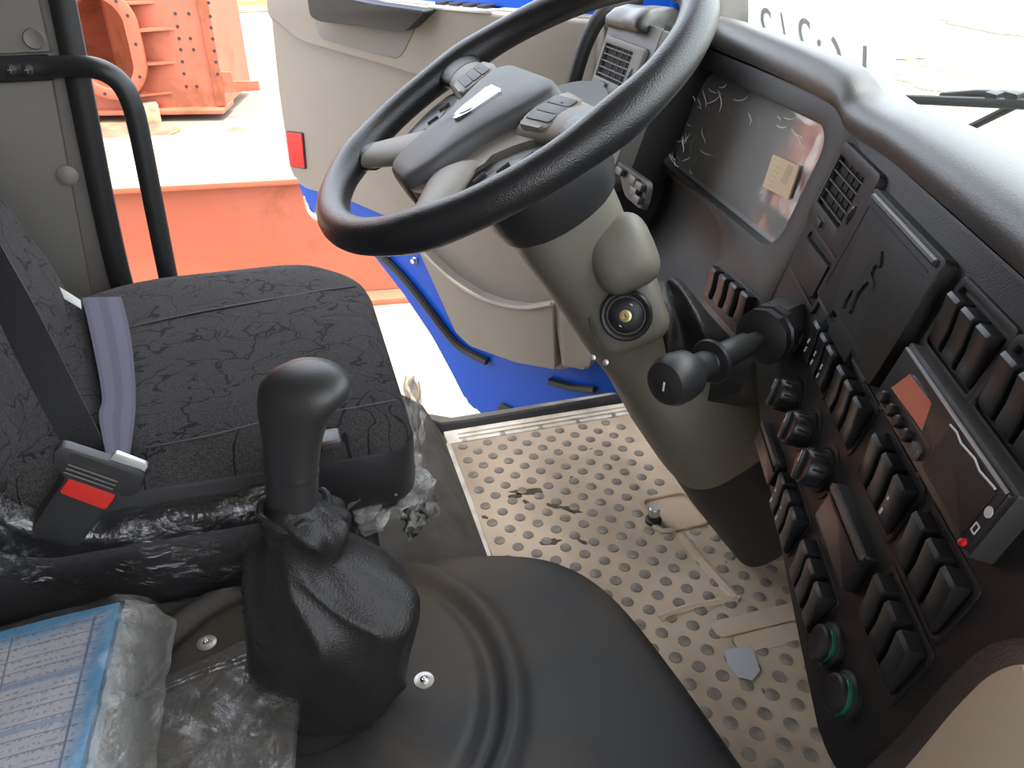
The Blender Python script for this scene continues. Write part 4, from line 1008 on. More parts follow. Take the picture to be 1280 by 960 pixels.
# ================================================================== STEERING WHEEL
sw = thing('steering_wheel', 'big black leather-grained steering wheel with grey hub and silver badge', 'steering wheel', WH_C + AX * .06)
RR = .235; rt = .0200
WHR = frame_from(WH_C, WHF.u * math.cos(R(5)) + WHF.v * math.sin(R(5)), WHF.v * math.cos(R(5)) - WHF.u * math.sin(R(5)))
def wp(x, y, h=0): return WHR(x, y, h)
ring = []; rad_ = []
for k in range(96):
    a = 2 * math.pi * k / 96; ring.append(wp(RR * math.cos(a), RR * math.sin(a), 0))
    th = rt + .0025 * sum(math.exp(-((math.degrees(a) - b_ + 180) % 360 - 180) ** 2 / 90) for b_ in (8, 172, 225, 315)); rad_.append(th)
obj('rim', tube(new(), ring, rad_, 20, True, up=WHF.w), 'rim_leather', sw, angle=80)
def spoke(name, p0, p1, w0, w1, t0, t1, m, h0=0, h1=0, hm=0, n=20):
    """flat rounded bar from p0 to p1 in the wheel plane"""
    a_, b_ = Vector(p0), Vector(p1); d = (b_ - a_).normalized(); s_ = Vector((-d.y, d.x)); rows = []
    for i in range(9):
        t_ = i / 8; c = a_.lerp(b_, t_); w_ = w0 + (w1 - w0) * t_; th = t0 + (t1 - t0) * t_; h = h0 + (h1 - h0) * t_ + hm * math.sin(math.pi * t_)
        rows.append([wp(c.x + s_.x * w_ * math.cos(2 * math.pi * k / n), c.y + s_.y * w_ * math.cos(2 * math.pi * k / n), h + th * math.sin(2 * math.pi * k / n)) for k in range(n)])
    b = new(); loft(b, rows); bmesh.ops.recalc_face_normals(b, faces=b.faces); return obj(name, b, m, sw, angle=60)
for sx in (-1, 1):
    spoke('lower_spoke', (sx * .070, -.100), (sx * .140, -.152), .034, .024, .011, .012, 'beige_plastic', -.010, -.004)
    spoke('spoke_grip', (sx * .134, -.148), (sx * .166, -.170), .0225, .032, .0145, .013, 'rim_leather', -.007, 0)
    spoke('side_spoke', (sx * .09, .010), (sx * .185, .014), .036, .026, .016, .014, 'beige_plastic', -.012, -.006)
    spoke('spoke_grip', (sx * .182, .014), (sx * .232, .016), .0265, .036, .0145, .013, 'rim_leather', -.006, 0)
# hub: beige carrier, domed grey pad in the middle, recessed dark insert on each side
hub_r = [(.070, .046), (.125, .040), (.155, .020), (.158, -.004), (.118, -.028), (.086, -.074), (.098, -.116), (.060, -.146)]
hub = hub_r + [(-u, v) for u, v in hub_r[::-1]]
obj('hub_carrier', prism(new(), round_poly(hub, .02, 4), WHR, -.05, -.008, .012, 3), 'beige_plastic', sw)
obj('hub_back', lathe(new(), [(.11, -.05), (.095, -.075), (.07, -.085), (.05, -.085)], WHR.M(), 40), 'black_plastic', sw)
pad_o = [(-.066, .048), (.066, .048), (.094, .036), (.088, .006), (.060, -.050), (.052, -.120), (.036, -.150), (-.036, -.150), (-.052, -.120), (-.060, -.050), (-.088, .006), (-.094, .036)]
po = round_poly(pad_o, .022, 4)
b = new(); rings = []
for sc, h in ((1.0, -.03), (1.0, -.004), (.985, .004), (.95, .008), (.86, .0105), (.6, .013), (.3, .0145), (.02, .015)):
    rings.append([wp(u * sc, -.03 + (v + .03) * sc, h - .03 * max(0, -(v + .09)) ) for u, v in po])
loft(b, rings); bmesh.ops.recalc_face_normals(b, faces=b.faces); obj('airbag_pad', b, 'pad_plastic', sw, angle=60)
bd_ = [(-.021, .002), (.021, .002), (.015, -.042), (.006, -.058), (-.006, -.058), (-.015, -.042)]
e0 = obj('badge', prism(new(), round_poly(bd_, .006, 4), WHR, .008, .0170, .002), 'chrome', sw)
e1 = obj('badge_face', prism(new(), round_poly([(u * .76, -.027 + (v + .027) * .76) for u, v in bd_], .005, 4), WHR, .014, .0182, .001), 'silver_plastic', sw); e1.parent = e0
for sx in (-1, 1):
    ins = [(sx * .082, -.080), (sx * .100, -.124), (sx * .130, -.126), (sx * .168, -.098), (sx * .196, -.050), (sx * .200, -.006), (sx * .155, .000), (sx * .112, -.026)]
    obj('insert_frame', prism(new(), round_poly(ins, .012, 4), WHR, -.028, -.017, .005), 'column_plastic', sw)
    i2 = [(sx * (.142 + (abs(u) - .142) * .80), -.066 + (v + .066) * .80) for u, v in ins]
    t_ = obj('dark_insert', prism(new(), round_poly(i2, .012, 4), WHR, -.028, -.014, .003), 'dash_grey', sw)
    i3 = [(sx * (.148 + (abs(u) - .142) * .52), -.070 + (v + .066) * .60) for u, v in ins]
    s = obj('insert_tray', prism(new(), round_poly(i3, .008, 4), WHR, -.03, -.0132, .001), 'switch_plastic', sw); s.parent = t_
    for k in range(3):
        s = obj('insert_rib', box(new(), (.002, .016, .004), WHR.M(sx * (.118 + .016 * k), -.086 + .024 * k, -.012), .0006, 1), 'dash_grey', sw); s.parent = t_
    pd = obj('button_pod', prism(new(), round_poly([(sx * .096, -.020), (sx * .158, -.012), (sx * .164, .036), (sx * .104, .040)], .012, 4), WHR, -.02, .005, .005), 'beige_plastic', sw)
    for k in range(3):
        s = obj('pod_button', prism(new(), round_poly([(sx * .104, -.010 + .0135 * k), (sx * .154, -.004 + .0125 * k), (sx * .155, .0080 + .0125 * k), (sx * .105, .0028 + .0135 * k)], .003, 2), WHR, .0, .0068, .001), 'pad_plastic', sw); s.parent = pd
    s = obj('pod_mark', box(new(), (.006, .0014, .0004), WHR.M(sx * .134, .023, .0070)), 'rubber', sw); s.parent = pd
# ================================================================== OPEN DOOR
door = thing('cab_door', 'open blue cab door with greige inner trim, map pocket and red reflector', 'door', DF(-.55, -.2))
dp = lambda x, y, w=0.: DF.px(x, y, w)
metal_px = [(372, 226), (380, 248), (395, 268), (432, 290), (468, 320), (505, 368), (540, 420), (566, 468), (582, 500), (596, 514), (618, 523), (648, 521), (700, 510), (748, 497)]
metal = [dp(*p, -.02) for p in metal_px] + [(-.02, -.06), (-.02, .90), (-1.125, .90), (-1.135, .6)]
obj('door_shell', prism(new(), round_poly(metal, .012, 2), DF, -.13, -.02, .008), 'blue_paint', door)
trim_px = [(362, 208), (370, 226), (382, 235), (438, 251), (484, 271), (519, 306), (535, 336), (551, 364), (574, 415), (592, 432), (649, 452), (690, 460), (706, 463)]
trim = [dp(*p, .012) for p in trim_px] + [(-.16, .06), (-.14, .30), (-.13, .835), (-1.115, .835), (-1.125, .6)]
obj('trim_panel', prism(new(), round_poly(trim, .014, 3), DF, -.02, .012, .010, 3), 'door_trim', door)
# raised upper bolster with the pull recess, switch plate, armrest ledge
ul = [dp(372, 52, .05), dp(420, 66, .05), dp(470, 80, .05), dp(525, 97, .05), dp(580, 112, .05), dp(640, 122, .05), (-.15, .60), (-.14, .838), (-1.10, .838), (-1.105, .78)]
obj('upper_bolster', prism(new(), round_poly(ul, .02, 3), DF, .0, .035, .022, 4), 'door_trim', door)
rec = [dp(392, 24, .036), dp(401, 48, .036), dp(440, 60, .036), dp(496, 74, .036), dp(504, 66, .036), dp(520, 34, .036)]
obj('pull_recess', prism(new(), round_poly(rec, .012, 3), DF, .03, .0365, .001), 'pillar_trim', door)
hd = [dp(388, -14, .06), dp(393, 20, .06), dp(405, 26, .06), dp(508, 39, .06), dp(516, 34, .06), dp(538, 13, .06), dp(470, 4, .06)]
obj('pull_handle', prism(new(), round_poly(hd, .012, 3), DF, .03, .075, .012, 3), 'dash_plastic', door)
sp = [dp(546, 24, .05), dp(570, 14, .05), dp(632, 25, .05), dp(612, 35, .05)]
sp3 = [DF(-.56, .842, .02), DF(-.42, .842, .02)]
plate = obj('switch_plate', box(new(), (.17, .008, .065), DF.M(-.485, .838, .008), .003), 'silver_plastic', door)
for k in range(4):
    s = obj('window_switch', box(new(), (.026, .008, .034), DF.M(-.545 + .038 * k, .845, .010), .003), 'switch_plastic', door); s.parent = plate
obj('window_ledge', box(new(), (1.02, .02, .10), DF.M(-.62, .832, -.035), .008), 'door_trim', door)
obj('window_frame', bx((0, 0, 0), (0, 0, 0)) if False else tube(new(), [DF(-1.11, .84, -.06), DF(-1.09, 1.2, -.10), DF(-1.0, 1.55, -.16)], .03, 8), 'blue_paint', door)
obj('window_frame', tube(new(), [DF(-.08, .84, -.06), DF(-.16, 1.2, -.10), DF(-.30, 1.55, -.16)], .03, 8), 'blue_paint', door)
obj('window_frame', tube(new(), [DF(-1.0, 1.55, -.16), DF(-.30, 1.55, -.16)], .03, 8), 'blue_paint', door)
wgl = new(); grid(wgl, [[DF(-1.09, .86, -.075), DF(-.10, .86, -.075)], [DF(-.99, 1.53, -.16), DF(-.31, 1.53, -.16)]], .004); obj('window_pane', wgl, 'window_glass', door)
# speaker dome outline and map pocket
pk_px = [(519, 308), (540, 330), (565, 352), (595, 371), (622, 381), (655, 386), (688, 381)]
pk = [dp(*p, .05) for p in pk_px]
low = [dp(551, 362, .03), dp(574, 413, .03), dp(592, 430, .03), dp(649, 450, .03), dp(697, 459, .03)]
obj('map_pocket', prism(new(), round_poly(pk + low[::-1], .006, 2), DF, .0, .045, .012, 3), 'door_trim', door)
obj('pocket_lip', tube(new(), spline([DF(u, v, .046) for u, v in pk], 6), .006, 8), 'door_trim', door)
obj('hinge_side_panel', prism(new(), round_poly([dp(688, 380, .04), dp(700, 372, .04), dp(735, 400, .04), dp(741, 440, .04), dp(733, 464, .04), dp(700, 460, .04)], .012, 3), DF, .0, .035, .010, 3), 'door_trim', door)
rf = [dp(359, 165, .014), dp(378, 167, .014), dp(382, 210, .014), dp(364, 207, .014)]
r_ = obj('reflector_frame', prism(new(), round_poly([(u + (u - dp(371, 188, .014)[0]) * .10, v + (v - dp(371, 188, .014)[1]) * .06) for u, v in rf], .005, 3), DF, .006, .0155, .001), 'rubber', door)
s = obj('reflector', prism(new(), round_poly(rf, .004, 3), DF, .01, .0185, .0015), 'red_reflector', door); s.parent = r_
# rubber seals on the blue return, bolts, drain plug, latch
sealp = [dp(452, 300, 0), dp(470, 318, 0), dp(500, 348, 0), dp(530, 385, 0), dp(555, 418, 0), dp(575, 438, 0), dp(606, 454, 0)]
obj('door_seal', tube(new(), spline([DF(u, v, -.012) for u, v in sealp], 6), .013, 8, ry=.011), 'rubber', door)
sealp = [dp(684, 479, 0), dp(710, 486, 0), dp(740, 490, 0)]
obj('door_seal', tube(new(), spline([DF(u, v, -.012) for u, v in sealp], 6), .011, 8, ry=.010), 'rubber', door)
for p in ((489, 316), (519, 325)):
    u, v = dp(*p, -.02); obj('bolt', lathe(new(), [(.010, 0), (.010, .004), (.0075, .005), (.0075, .014), (0, .014)], DF.M(u, v, -.021), 6), 'zinc', door)
pl = round_poly([dp(622, 508, -.02), dp(628, 503, -.02), dp(655, 516, -.02), dp(650, 521, -.02), dp(630, 519, -.02)], .008, 3)
obj('drain_plug', prism(new(), pl, DF, -.025, -.012, .003), 'rubber', door)
obj('door_latch', tube(new(), spline([DF(*dp(384, 246, -.05), -.05), DF(*dp(388, 262, -.05), -.05), DF(*dp(398, 272, -.05), -.05), DF(*dp(412, 276, -.05), -.05)], 4), .012, 8), 'zinc', door)
# door mirror behind the door glass
mi = thing('door_mirror', 'blue backed door mirror just seen above the open door', 'mirror', (.95, 1.7, .86))

# ================================================================== GRAB HANDLES
def screws_on(parent, pts, n, r=.009):
    for p in pts:
        M_ = look(p, n); obj('screw_head', lathe(new(), [(r, 0), (r * .9, .003), (r * .4, .0045), (0, .0045)], M_, 20), 'black_plastic', parent)
        obj('screw_slot', box(new(), (r * .9, .0014, .0008), M_ @ Matrix.Translation((0, 0, .0046))), 'zinc', parent); obj('screw_slot', box(new(), (.0014, r * .9, .0008), M_ @ Matrix.Translation((0, 0, .0046))), 'zinc', parent)
gy = 1.445
gp = [(8, 86), (60, 84), (100, 83), (128, 88), (150, 103), (164, 128), (174, 165), (192, 255), (209, 340), (222, 400)]
gh = thing('grab_handle', 'black bent tube grab handle screwed to the rear door pillar', 'handle', ony(222, 400, gy))
obj('tube', tube(new(), spline([ony(*p, gy + (.035 if i < 2 else .015 if i == 2 else 0)) for i, p in enumerate(gp)] + [ony(222, 400, gy) + Vector((0, .045, -.03))], 6), .0165, 14), 'black_plastic', gh)
br = ony(28, 86, YL - .012)
obj('bracket', box(new(), (.13, .02, .038), Matrix.Translation(br + Vector((-.02, .003, 0))), .012, 3), 'black_plastic', gh)
screws_on(gh, [ony(14, 87, YL - .024), ony(35, 87, YL - .024)], (0, -1, 0), .0095)
ah = thing('grab_handle', 'black curved grab handle on the front door pillar behind the wheel', 'handle', Vector((.53, 1.40, .70)))
obj('tube', tube(new(), spline([ony(p[0], p[1], 1.40) for p in ((704, 160), (710, 130), (719, 95), (730, 60), (742, 34), (756, 16), (775, 6), (800, -4))], 6), .0135, 14), 'rubber', ah)
obj('foot', box(new(), (.05, .05, .04), Matrix.Translation(ony(704, 165, 1.40)), .012, 3), 'rubber', ah)

# ================================================================== DRIVER'S SEAT
seat = thing('driver_seat', 'dark patterned fabric driver seat facing the steering wheel', 'seat', (-.15, 1.0, .15))
def rrect3(x0, x1, y0, y1, r, n=8):
    rs = r if isinstance(r, (list, tuple)) else [r] * 4; out = []
    for (cx, cy_, a0, rr) in ((x1, y1, 0, rs[0]), (x0, y1, 90, rs[1]), (x0, y0, 180, rs[2]), (x1, y0, 270, rs[3])):
        sx = 1 if cx == x1 else -1; sy = 1 if cy_ == y1 else -1
        for k in range(n + 1):
            a = R(a0 + 90 * k / n); out.append((cx - sx * rr + rr * math.cos(a), cy_ - sy * rr + rr * math.sin(a)))
    return out
base = rrect3(-.40, .108, .795, 1.335, [.14, .20, .05, .05], 10)
cx_, cy_c = -.16, 1.06
def ringz(sc, z, crown=0):
    out = []
    for x, y in base:
        X, Y = cx_ + (x - cx_) * sc, cy_c + (y - cy_c) * sc
        out.append(Vector((X, Y, z + crown + .006 * math.sin((Y - .7) * 5) - .012 * max(0, (X - .02) / .1))))
    return out
b = new(); loft(b, [ringz(.93, .44), ringz(.985, .445), ringz(1.0, .460), ringz(1.0, .475), ringz(.992, .492), ringz(.965, .508), ringz(.91, .517), ringz(.80, .521), ringz(.6, .519), ringz(.35, .516), ringz(.05, .515)])
bmesh.ops.recalc_face_normals(b, faces=b.faces); obj('cushion', b, 'seat_fabric', seat, angle=80)
b = new(); loft(b, [ringz(.90, .37), ringz(.96, .375), ringz(1.002, .40), ringz(1.006, .470), ringz(.995, .478), ringz(.95, .478)]); bmesh.ops.recalc_face_normals(b, faces=b.faces)
obj('seat_shell', b, 'black_plastic', seat, angle=60)
def seam(pts, r=.0016): return obj('seam', tube(new(), spline([Vector(p) for p in pts], 8), r, 6), 'rubber', seat)
seam([onz(*p, .522) for p in ((150, 412), (240, 392), (330, 376), (400, 364), (445, 358))])
seam([onz(*p, .520) for p in ((180, 560), (260, 545), (330, 528), (430, 512), (495, 500))], .0012)
q = atd(413, 551, 1.0)
kb_ = ony(413, 551, .79)
obj('lever_button', box(new(), (.026, .03, .014), Matrix.Translation((kb_.x, .793, kb_.z)), .006, 3), 'dash_pad', seat)
# backrest, leaning back
b = new(); rings = []
for i in range(15):
    t_ = i / 14; z = .50 + .62 * t_; xf = -.312 - .20 * t_ ; hw = .275 - .03 * t_ - (.05 if False else 0)
    rnd = 1 - max(0, (t_ - .82) / .18) ** 2 * .35; rr = []
    lowr = 1 - max(0, (.12 - t_) / .12) ** 2 * .25
    for k in range(32):
        a = 2 * math.pi * k / 32; ca, sa = math.cos(a), math.sin(a)
        yy = 1.0 + hw * rnd * lowr * math.copysign(abs(sa) ** .75, sa); xx = xf - .065 + .065 * lowr * math.copysign(abs(ca) ** .7, ca) + .02 * (abs(sa) ** 3 if ca > 0 else 0)
        rr.append(Vector((xx, yy, z)))
    rings.append(rr)
loft(b, rings); bmesh.ops.recalc_face_normals(b, faces=b.faces); obj('backrest', b, 'back_fabric', seat, angle=80)
b = new(); loft(b, [[Vector((x, y, z)) for x, y in rrect3(-.40, .03, .87, 1.25, .05)] for z in (.13, .40)]); obj('pedestal', b, 'black_plastic', seat)
# white tag at the hinge of the backrest
q = ony(82, 372, 1.19)
tg = new(); grid(tg, [[onz(72, 358, .560), onz(101, 376, .540)], [onz(80, 374, .545), onz(102, 387, .534)]], .002); tag(obj('seat_tag', tg, 'paper_white'), 'white tag poking out where backrest meets cushion', 'tag')

# ================================================================== SEAT BELTS
def ribbon(name, left, right, m, parent, th=.0016, per=8):
    l, r = spline(left, per), spline(right, per); n = len(l); nc = 5
    b = new(); rows = [[l[i].lerp(r[i], j / nc) for j in range(nc + 1)] for i in range(n)]
    vs_ = [[b.verts.new(p) for p in row] for row in rows]; uv = b.loops.layers.uv.new('UVMap'); fs_ = []
    for i in range(n - 1):
        for j in range(nc):
            f_ = b.faces.new((vs_[i][j], vs_[i][j + 1], vs_[i + 1][j + 1], vs_[i + 1][j]))
            for lp, (a_, c_) in zip(f_.loops, ((i, j), (i, j + 1), (i + 1, j + 1), (i + 1, j))): lp[uv].uv = (c_ / nc * 1.0, a_ / n * 4)
    b.normal_update(); bmesh.ops.solidify(b, geom=b.faces[:], thickness=th)
    return obj(name, b, m, parent, angle=60)
bel = thing('seat_belt', 'black shoulder belt running down to the red buckle beside the seat', 'seat belt', (-.24, .76, .46))
BD = .90
Lx = [(-70, 250, .90), (-36, 325, .90), (0, 402, .895), (33, 470, .89), (74, 548, .885), (86, 572, .885)]
Rx = [(-70, 160, 1.01), (-36, 235, 1.0), (0, 303, .985), (43, 379, .965), (82, 457, .955), (141, 570, .93)]
Rx = [(-70, 160, .90), (-36, 235, .90), (0, 303, .895), (48, 390, .89), (118, 528, .885), (142, 574, .885)]
ribbon('webbing', [atd(*p) for p in Lx], [atd(*p) for p in Rx], 'belt_black', bel)
bc_ = ony(124, 586, .752); along = (ony(168, 600, .752) - ony(84, 570, .752)).normalized(); down = (ony(112, 615, .750) - ony(126, 580, .753)).normalized(); outn = along.cross(down)
if outn.dot(CAM - bc_) < 0: outn = -outn
TF = frame_from(bc_, along, -down)
obj('tongue', prism(new(), round_poly([(-.045, .014), (.042, .018), (.046, -.008), (.036, -.018), (-.034, -.018), (-.046, -.004)], .008, 3), TF, -.007, .007, .003), 'black_plastic', bel)
obj('tongue_slot', prism(new(), rrect(-.032, .004, .030, .011, .003), TF, .004, .0078), 'rubber', bel)
for k in range(3): obj('grip_rib', box(new(), (.05, .0016, .002), TF.M(-.004, -.003 - .005 * k, .0072), .0005, 1), 'dash_grey', bel)
lp = thing('lap_belt', 'grey-violet lap belt webbing laid across the seat cushion', 'seat belt', (-.24, 1.0, .52))
def onseat(x, y, dz=.004): return onz(x, y, .5300 + dz)
ribbon('webbing', [onseat(103, 373), onseat(112, 412), onseat(122, 460), onseat(128, 500), onseat(124, 522, .006), ony(134, 575, .772)], [onseat(152, 372), onseat(162, 412), onseat(168, 460), onseat(170, 500), onseat(168, 530, .006), ony(162, 572, .772)], 'webbing_grey', lp)
obj('tongue_end', prism(new(), rrect(.004, .012, .040, .026, .004), TF, -.003, .003, .001), 'silver_plastic', lp)
bk = thing('belt_buckle', 'black seat belt buckle with a red release button', 'buckle', atd(100, 640, .93))
BKF = frame_from(ony(111, 613, .765), (ony(136, 622, .765) - ony(86, 603, .765)), (ony(118, 595, .765) - ony(104, 632, .765)))
obj('housing', prism(new(), round_poly([(-.028, .018), (.028, .018), (.026, -.075), (-.026, -.075)], .008, 3), BKF, -.028, .004, .005), 'black_plastic', bk)
obj('release_button', prism(new(), rrect(-.025, -.011, .025, .012, .004), BKF, -.005, .008, .003), 'red_plastic', bk)
obj('button_cap', prism(new(), rrect(-.016, .012, .018, .020, .003), BKF, -.004, .006, .002), 'red_plastic', bk)

# ================================================================== WRAPPED BOX BETWEEN SEAT AND HUMP
wbx = thing('wrapped_seat_rail', 'glossy black seat rail still wrapped in clear film beside the seat', 'seat rail', (-.25, .80, .15))
b = new(); rings = []
for x in [-.55 + .06 * k for k in range(11)]:
    z1 = .445 + (.02 if x < -.34 else 0) - .10 * max(0, (x + .06) / .1); y0, y1 = .782, .86
    rings.append([Vector((x, y, z)) for y, z in ((y1, .16), (y1, z1 - .02), (y1 - .02, z1), (y0 + .045, z1 - .004), (y0 + .018, z1 - .03), (y0 + .004, z1 - .07), (y0, .16))])
loft(b, rings); bmesh.ops.recalc_face_normals(b, faces=b.faces); obj('rail', b, 'black_plastic', wbx, angle=50)
rows = []
for i in range(60):
    x = -.56 + .60 * i / 59; z1 = .449 + (.02 if x < -.34 else 0) + .05 * math.exp(-((x + .36) / .05) ** 2) - .10 * max(0, (x + .06) / .1); row = []
    for j in range(26):
        t_ = j / 25; y = .862 - .086 * min(1, t_ * 1.6); z = z1 - (.11 * ((t_ - .55) / .45) ** 1.2 if t_ > .55 else 0) - .012 * max(0, t_ - .3)
        n_ = noise.noise((x * 16, t_ * 7, .4)); n2 = noise.noise((x * 46 + t_ * 9, t_ * 22, 3.2))
        row.append(Vector((x, y - .006 - .006 * n_ - .003 * n2, z + .006 + .007 * abs(n_) + .004 * n2)))
    rows.append(row)
b = new(); grid(b, rows); obj('film', b, 'cling_film', wbx, angle=180)
# crumpled clear sheet and foam at the front foot of the seat
def crumple(name, pts, m, amp, label, cat, seedz, thick=0):
    """pts: four corner points; a creased sheet between them"""
    rows = []; n = 22
    nn = (pts[1] - pts[0]).cross(pts[3] - pts[0]).normalized()
    for i in range(n + 1):
        row = []
        for j in range(n + 1):
            s_, t_ = i / n, j / n
            p = pts[0].lerp(pts[1], s_).lerp(pts[3].lerp(pts[2], s_), t_)
            f_ = abs(noise.noise((s_ * 4, t_ * 4, seedz))) * 1.3 + .5 * abs(noise.noise((s_ * 9, t_ * 9, seedz + 3)))
            jit = Vector((noise.noise((s_ * 7, t_ * 7, seedz + 5)), noise.noise((s_ * 7, t_ * 7, seedz + 8)), 0)) * amp * .5
            row.append(p + nn * amp * (f_ - .5) + jit)
        rows.append(row)
    b = new(); grid(b, rows)
    if thick: grid(b, [[p - nn * thick + Vector((0, 0, -.004)) for p in r_] for r_ in rows])
    return tag(obj(name, b, m, angle=50), label, cat)
crumple('plastic_sheet', [atd(438, 628, 1.0), atd(520, 548, 1.06), atd(540, 618, 1.06), atd(450, 672, 1.0)], 'crumpled_film', .035, 'crumpled clear plastic sheet under the front corner of the seat cushion', 'plastic sheet', 1.3)
crumple('plastic_sheet', [atd(508, 470, 1.14), atd(526, 480, 1.14), atd(530, 600, 1.09), atd(512, 590, 1.09)], 'crumpled_film', .02, 'thin strip of clear plastic hanging down the front of the seat', 'plastic sheet', 4.1)
crumple('foam_piece', [atd(500, 610, 1.10), atd(532, 590, 1.12), atd(545, 645, 1.10), atd(505, 680, 1.06)], 'foam', .025, 'grey crumbly foam scrap at the foot of the seat', 'foam', 7.7, .012)

# ================================================================== GEAR LEVER
gl = thing('gear_lever', 'black gear lever with bulbous knob and wrinkled leather gaiter', 'gear lever', (-.04, .575, .35))
KY = .585
kp_ = lambda x, y: ony(x, y, KY)
b = new(); spine = [((366, 645), 32, .022), ((365, 610), 33, .0225), ((364, 580), 34.5, .023), ((365, 552), 37, .025), ((366, 525), 43, .027), ((372, 503), 51, .030), ((381, 486), 58, .033), ((387, 473), 53, .030), ((390, 463), 38, .023), ((391, 458), 14, .009)]
rings = []
for (x, y), hw, dy in spine:
    c = kp_(x, y); sc = (c - CAM).dot(cf) / FPX; hwm = hw * sc
    rings.append([c + cr * hwm * math.cos(2 * math.pi * k / 28) + Vector((0, 1, 0)) * dy * math.sin(2 * math.pi * k / 28) for k in range(28)])
loft(b, rings); bmesh.ops.recalc_face_normals(b, faces=b.faces); obj('knob', b, 'black_plastic', gl, angle=80)
lr = []
for (x, y), hw, dy in (((364, 590), 34.2, .0232), ((364, 586), 35.4, .0240), ((364, 582), 34.6, .0233)):
    c = kp_(x, y); sc = (c - CAM).dot(cf) / FPX; lr.append([c + cr * hw * sc * math.cos(2 * math.pi * k / 28) + Vector((0, 1, 0)) * dy * math.sin(2 * math.pi * k / 28) for k in range(28)])
b = new(); loft(b, lr, False); obj('knob_joint', b, 'switch_plastic', gl)
rows = []
silh = [(318, 318, 434, .0), (622, 332, 398, 0), (632, 326, 412, 0), (645, 318, 436, 0), (662, 324, 438, 0), (680, 312, 440, 0), (700, 304, 466, 0), (722, 298, 508, 0), (745, 294, 524, 0), (775, 293, 519, 0), (810, 297, 508, 0), (845, 308, 495, 0), (875, 322, 480, 0), (895, 334, 470, 0)]
prof_ = silh[1:]
NB = 120
ctl = []
for i, (y, xl, xr, _) in enumerate(prof_):
    Yc = KY - .012 * i / (len(prof_) - 1); pl_, pr_ = ony(xl, y, Yc), ony(xr, y, Yc); ctl.append(((pl_ + pr_) / 2, (pr_ - pl_).length / 2))
cs = spline([c for c, _ in ctl], 4); rs_ = [v.x for v in spline([Vector((r_, 0, 0)) for _, r_ in ctl], 4)]
def ridge(x, y, z): return (1 - min(1, abs(noise.noise((x, y, z))) * 2.2)) ** 2
for i, (c, rx) in enumerate(zip(cs, rs_)):
    t_ = i / (len(cs) - 1); ry = rx * (.95 - .17 * min(1, t_ * 3)); row = []
    for k in range(NB):
        a = 2 * math.pi * k / NB; dx, dy = math.cos(a), math.sin(a)
        env = math.sin(math.pi * min(1, t_ * 1.02)) ** .5
        slant = t_ * 3.2 - .55 * dx
        fold = env * (.17 * (ridge(dx * .9 + 3.1, dy * .9 + .4, slant) - .35) + .025 * (ridge(dx * 1.7, dy * 1.7, t_ * 5 + 4) - .3))
        if t_ < .32:
            e_ = math.sin(math.pi * t_ / .32); fold += e_ * (.10 * math.sin(a * 7 + 3 * math.sin(a) + t_ * 10) * .6 + .06 * (ridge(dx * 1.6, dy * 1.6, t_ * 10) - .3))
        sag = .016 * env * noise.noise((dx * 1.3, dy * 1.3, t_ * 3 + 8))
        row.append(c + Vector((cr.x * dx * rx * (1 + fold), dy * ry * (1 + fold) + cr.y * dx * rx, sag)))
    rows.append(row)
b = new(); loft(b, rows[::-1], False); bmesh.ops.recalc_face_normals(b, faces=b.faces)
obj('gaiter', b, 'leather', gl, angle=180)
tn = kp_(372, 632)
obj('gaiter_tie', tube(new(), spline([kp_(368, 634) + Vector((.030 * math.cos(2 * math.pi * k / 14), .028 * math.sin(2 * math.pi * k / 14), .003 * math.sin(k * 2.4))) for k in range(14)], 4, True), .004, 8, True), 'leather', gl)
obj('stem', tube(new(), [kp_(366, 636), Vector((TC.x, TC.y, .20))], .014, 12), 'black_plastic', gl)

# ================================================================== PAPERS AND BAGS ON THE HUMP
D = [onz(0, 793, .385), onz(150, 752, .40), onz(118, 960, .40), onz(-120, 960, .385)]
D = [onz(-150, 838, .385), onz(150, 753, .395), onz(95, 985, .405), onz(-200, 1080, .39)]
bk_ = thing('document_packet', 'thick blue and white printed form packed in a clear plastic sleeve', 'documents', (D[0] + D[2]) / 2 - Vector((0, 0, .04)))
b = new(); n = 10; vs_ = []; uv = b.loops.layers.uv.new('UVMap')
for i in range(n + 1):
    vs_.append([b.verts.new(D[0].lerp(D[1], j / n).lerp(D[3].lerp(D[2], j / n), i / n) + Vector((0, 0, .006 * math.sin(j / n * 3.1)))) for j in range(n + 1)])
for i in range(n):
    for j in range(n):
        f_ = b.faces.new((vs_[i][j], vs_[i][j + 1], vs_[i + 1][j + 1], vs_[i + 1][j]))
        for lp_, (a_, c_) in zip(f_.loops, ((i, j), (i, j + 1), (i + 1, j + 1), (i + 1, j))): lp_[uv].uv = (c_ / n, 1 - a_ / n)
bmesh.ops.recalc_face_normals(b, faces=b.faces); b.normal_update(); bmesh.ops.solidify(b, geom=b.faces[:], thickness=.03); obj('form', b, 'form_print', bk_)
rows = []
for i in range(40):
    t_ = i / 39; row = []
    for j in range(40):
        s_ = j / 39
        if s_ < .8: p = D[0].lerp(D[1], s_ / .8).lerp(D[3].lerp(D[2], s_ / .8), t_) + Vector((0, 0, .012))
        else:
            e_ = (s_ - .8) / .2; p = D[1].lerp(D[2], t_) + Vector((.045 * math.sin(e_ * 1.5), 0, .012 - .055 * e_ ** 1.6))
        n_ = noise.noise((s_ * 6, t_ * 5, 2.2)); n2 = noise.noise((s_ * 26, t_ * 9, 1))
        row.append(p + Vector((.004 * n2 * (s_ > .78), 0, .004 * n_ + .0025 * n2)))
    rows.append(row)
b = new(); grid(b, rows); obj('sleeve', b, 'bag_film', bk_, angle=180)
b = new(); rows = []
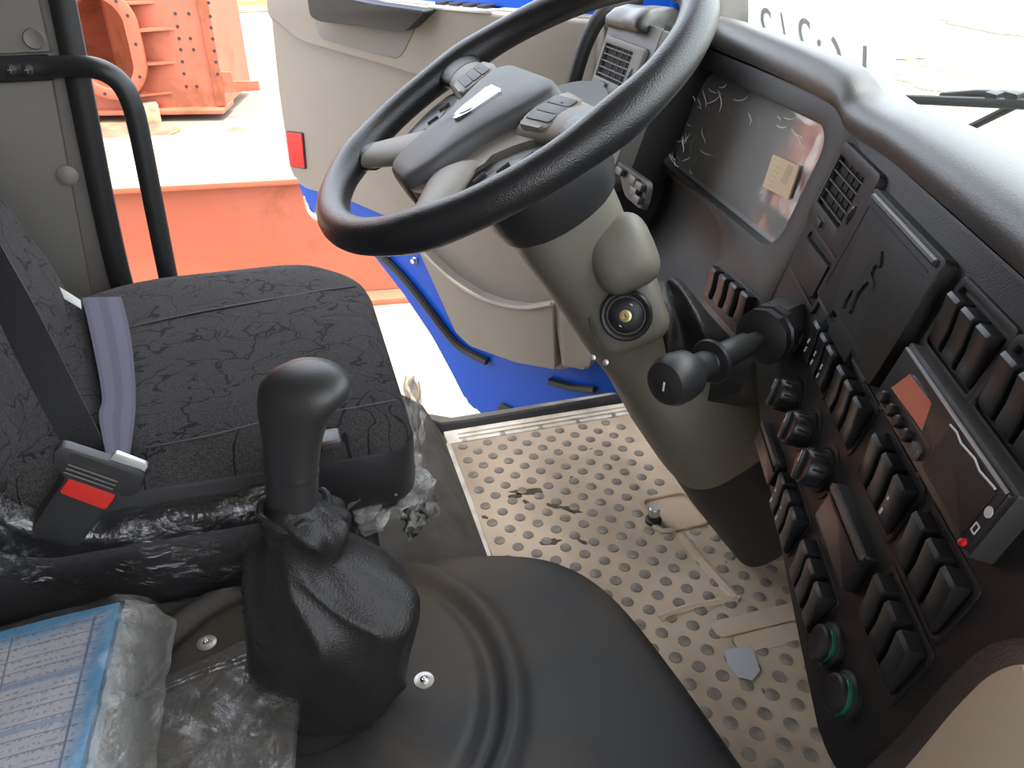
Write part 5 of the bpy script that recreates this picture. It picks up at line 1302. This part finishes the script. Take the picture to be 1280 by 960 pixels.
for i in range(40):
    t_ = i / 39; row = []
    for j in range(12):
        e_ = j / 11; p = D[1].lerp(D[2], t_) + Vector((.006 + .042 * e_, .004 * e_, .004 - .05 * e_ ** 1.5))
        row.append(p + Vector((.004 * noise.noise((e_ * 3, t_ * 9, 4)), 0, .005 * noise.noise((e_ * 4, t_ * 12, 7)))))
    rows.append(row)
grid(b, rows); obj('sleeve_margin', b, 'crumpled_film', bk_, angle=180)
zb = thing('zip_bag', 'empty clear zip bag leaning against the gear lever gaiter', 'plastic bag', onz(290, 900, .37))
Q = [onz(178, 856, .375), atd(356, 780, .80), atd(378, 814, .79), atd(362, 985, .70), onz(160, 1000, .385)]
rows = []
for i in range(30):
    t_ = i / 29; row = []
    l_ = onz(172, 862, .378).lerp(onz(150, 1000, .385), t_); r_2 = Q[1].lerp(Q[2], t_ * 5) if t_ < .2 else Q[2].lerp(Q[3], (t_ - .2) / .8)
    for j in range(30):
        s_ = j / 29; row.append(l_.lerp(r_2, s_) + Vector((0, 0, .010 * math.sin(s_ * 3.1) * t_ + .005 * noise.noise((s_ * 5, t_ * 5, 3)) + .004 * abs(noise.noise((s_ * 11, t_ * 8, 6))))))
    rows.append(row)
b = new(); grid(b, rows); obj('bag_sheet', b, 'bag_film', zb, angle=180)
b = new(); grid(b, [[p + Vector((.002, .002, -.006)) for p in r__] for r__ in rows[4:]]); obj('bag_back', b, 'bag_film', zb, angle=180)
for k in (.55, .85): obj('zip_line', tube(new(), [rows[int(4 * k) + 1][j] + Vector((0, 0, .002)) for j in range(30)], .0011, 6), 'cling_film', zb)
# mirror housing seen over the door
obj('housing', box(new(), (.05, .20, .34), Matrix.Translation((.95, 1.80, 1.12)) @ Matrix.Rotation(.4, 4, 'Z'), .02, 3), 'blue_paint', mi)
obj('mirror_glass', box(new(), (.006, .17, .30), Matrix.Translation((.922, 1.79, 1.12)) @ Matrix.Rotation(.4, 4, 'Z'), .004), 'chrome', mi)
obj('arm', tube(new(), [Vector((.90, 1.57, .86)), Vector((.94, 1.68, .90)), Vector((.95, 1.78, .98))], .018, 10), 'black_plastic', mi)
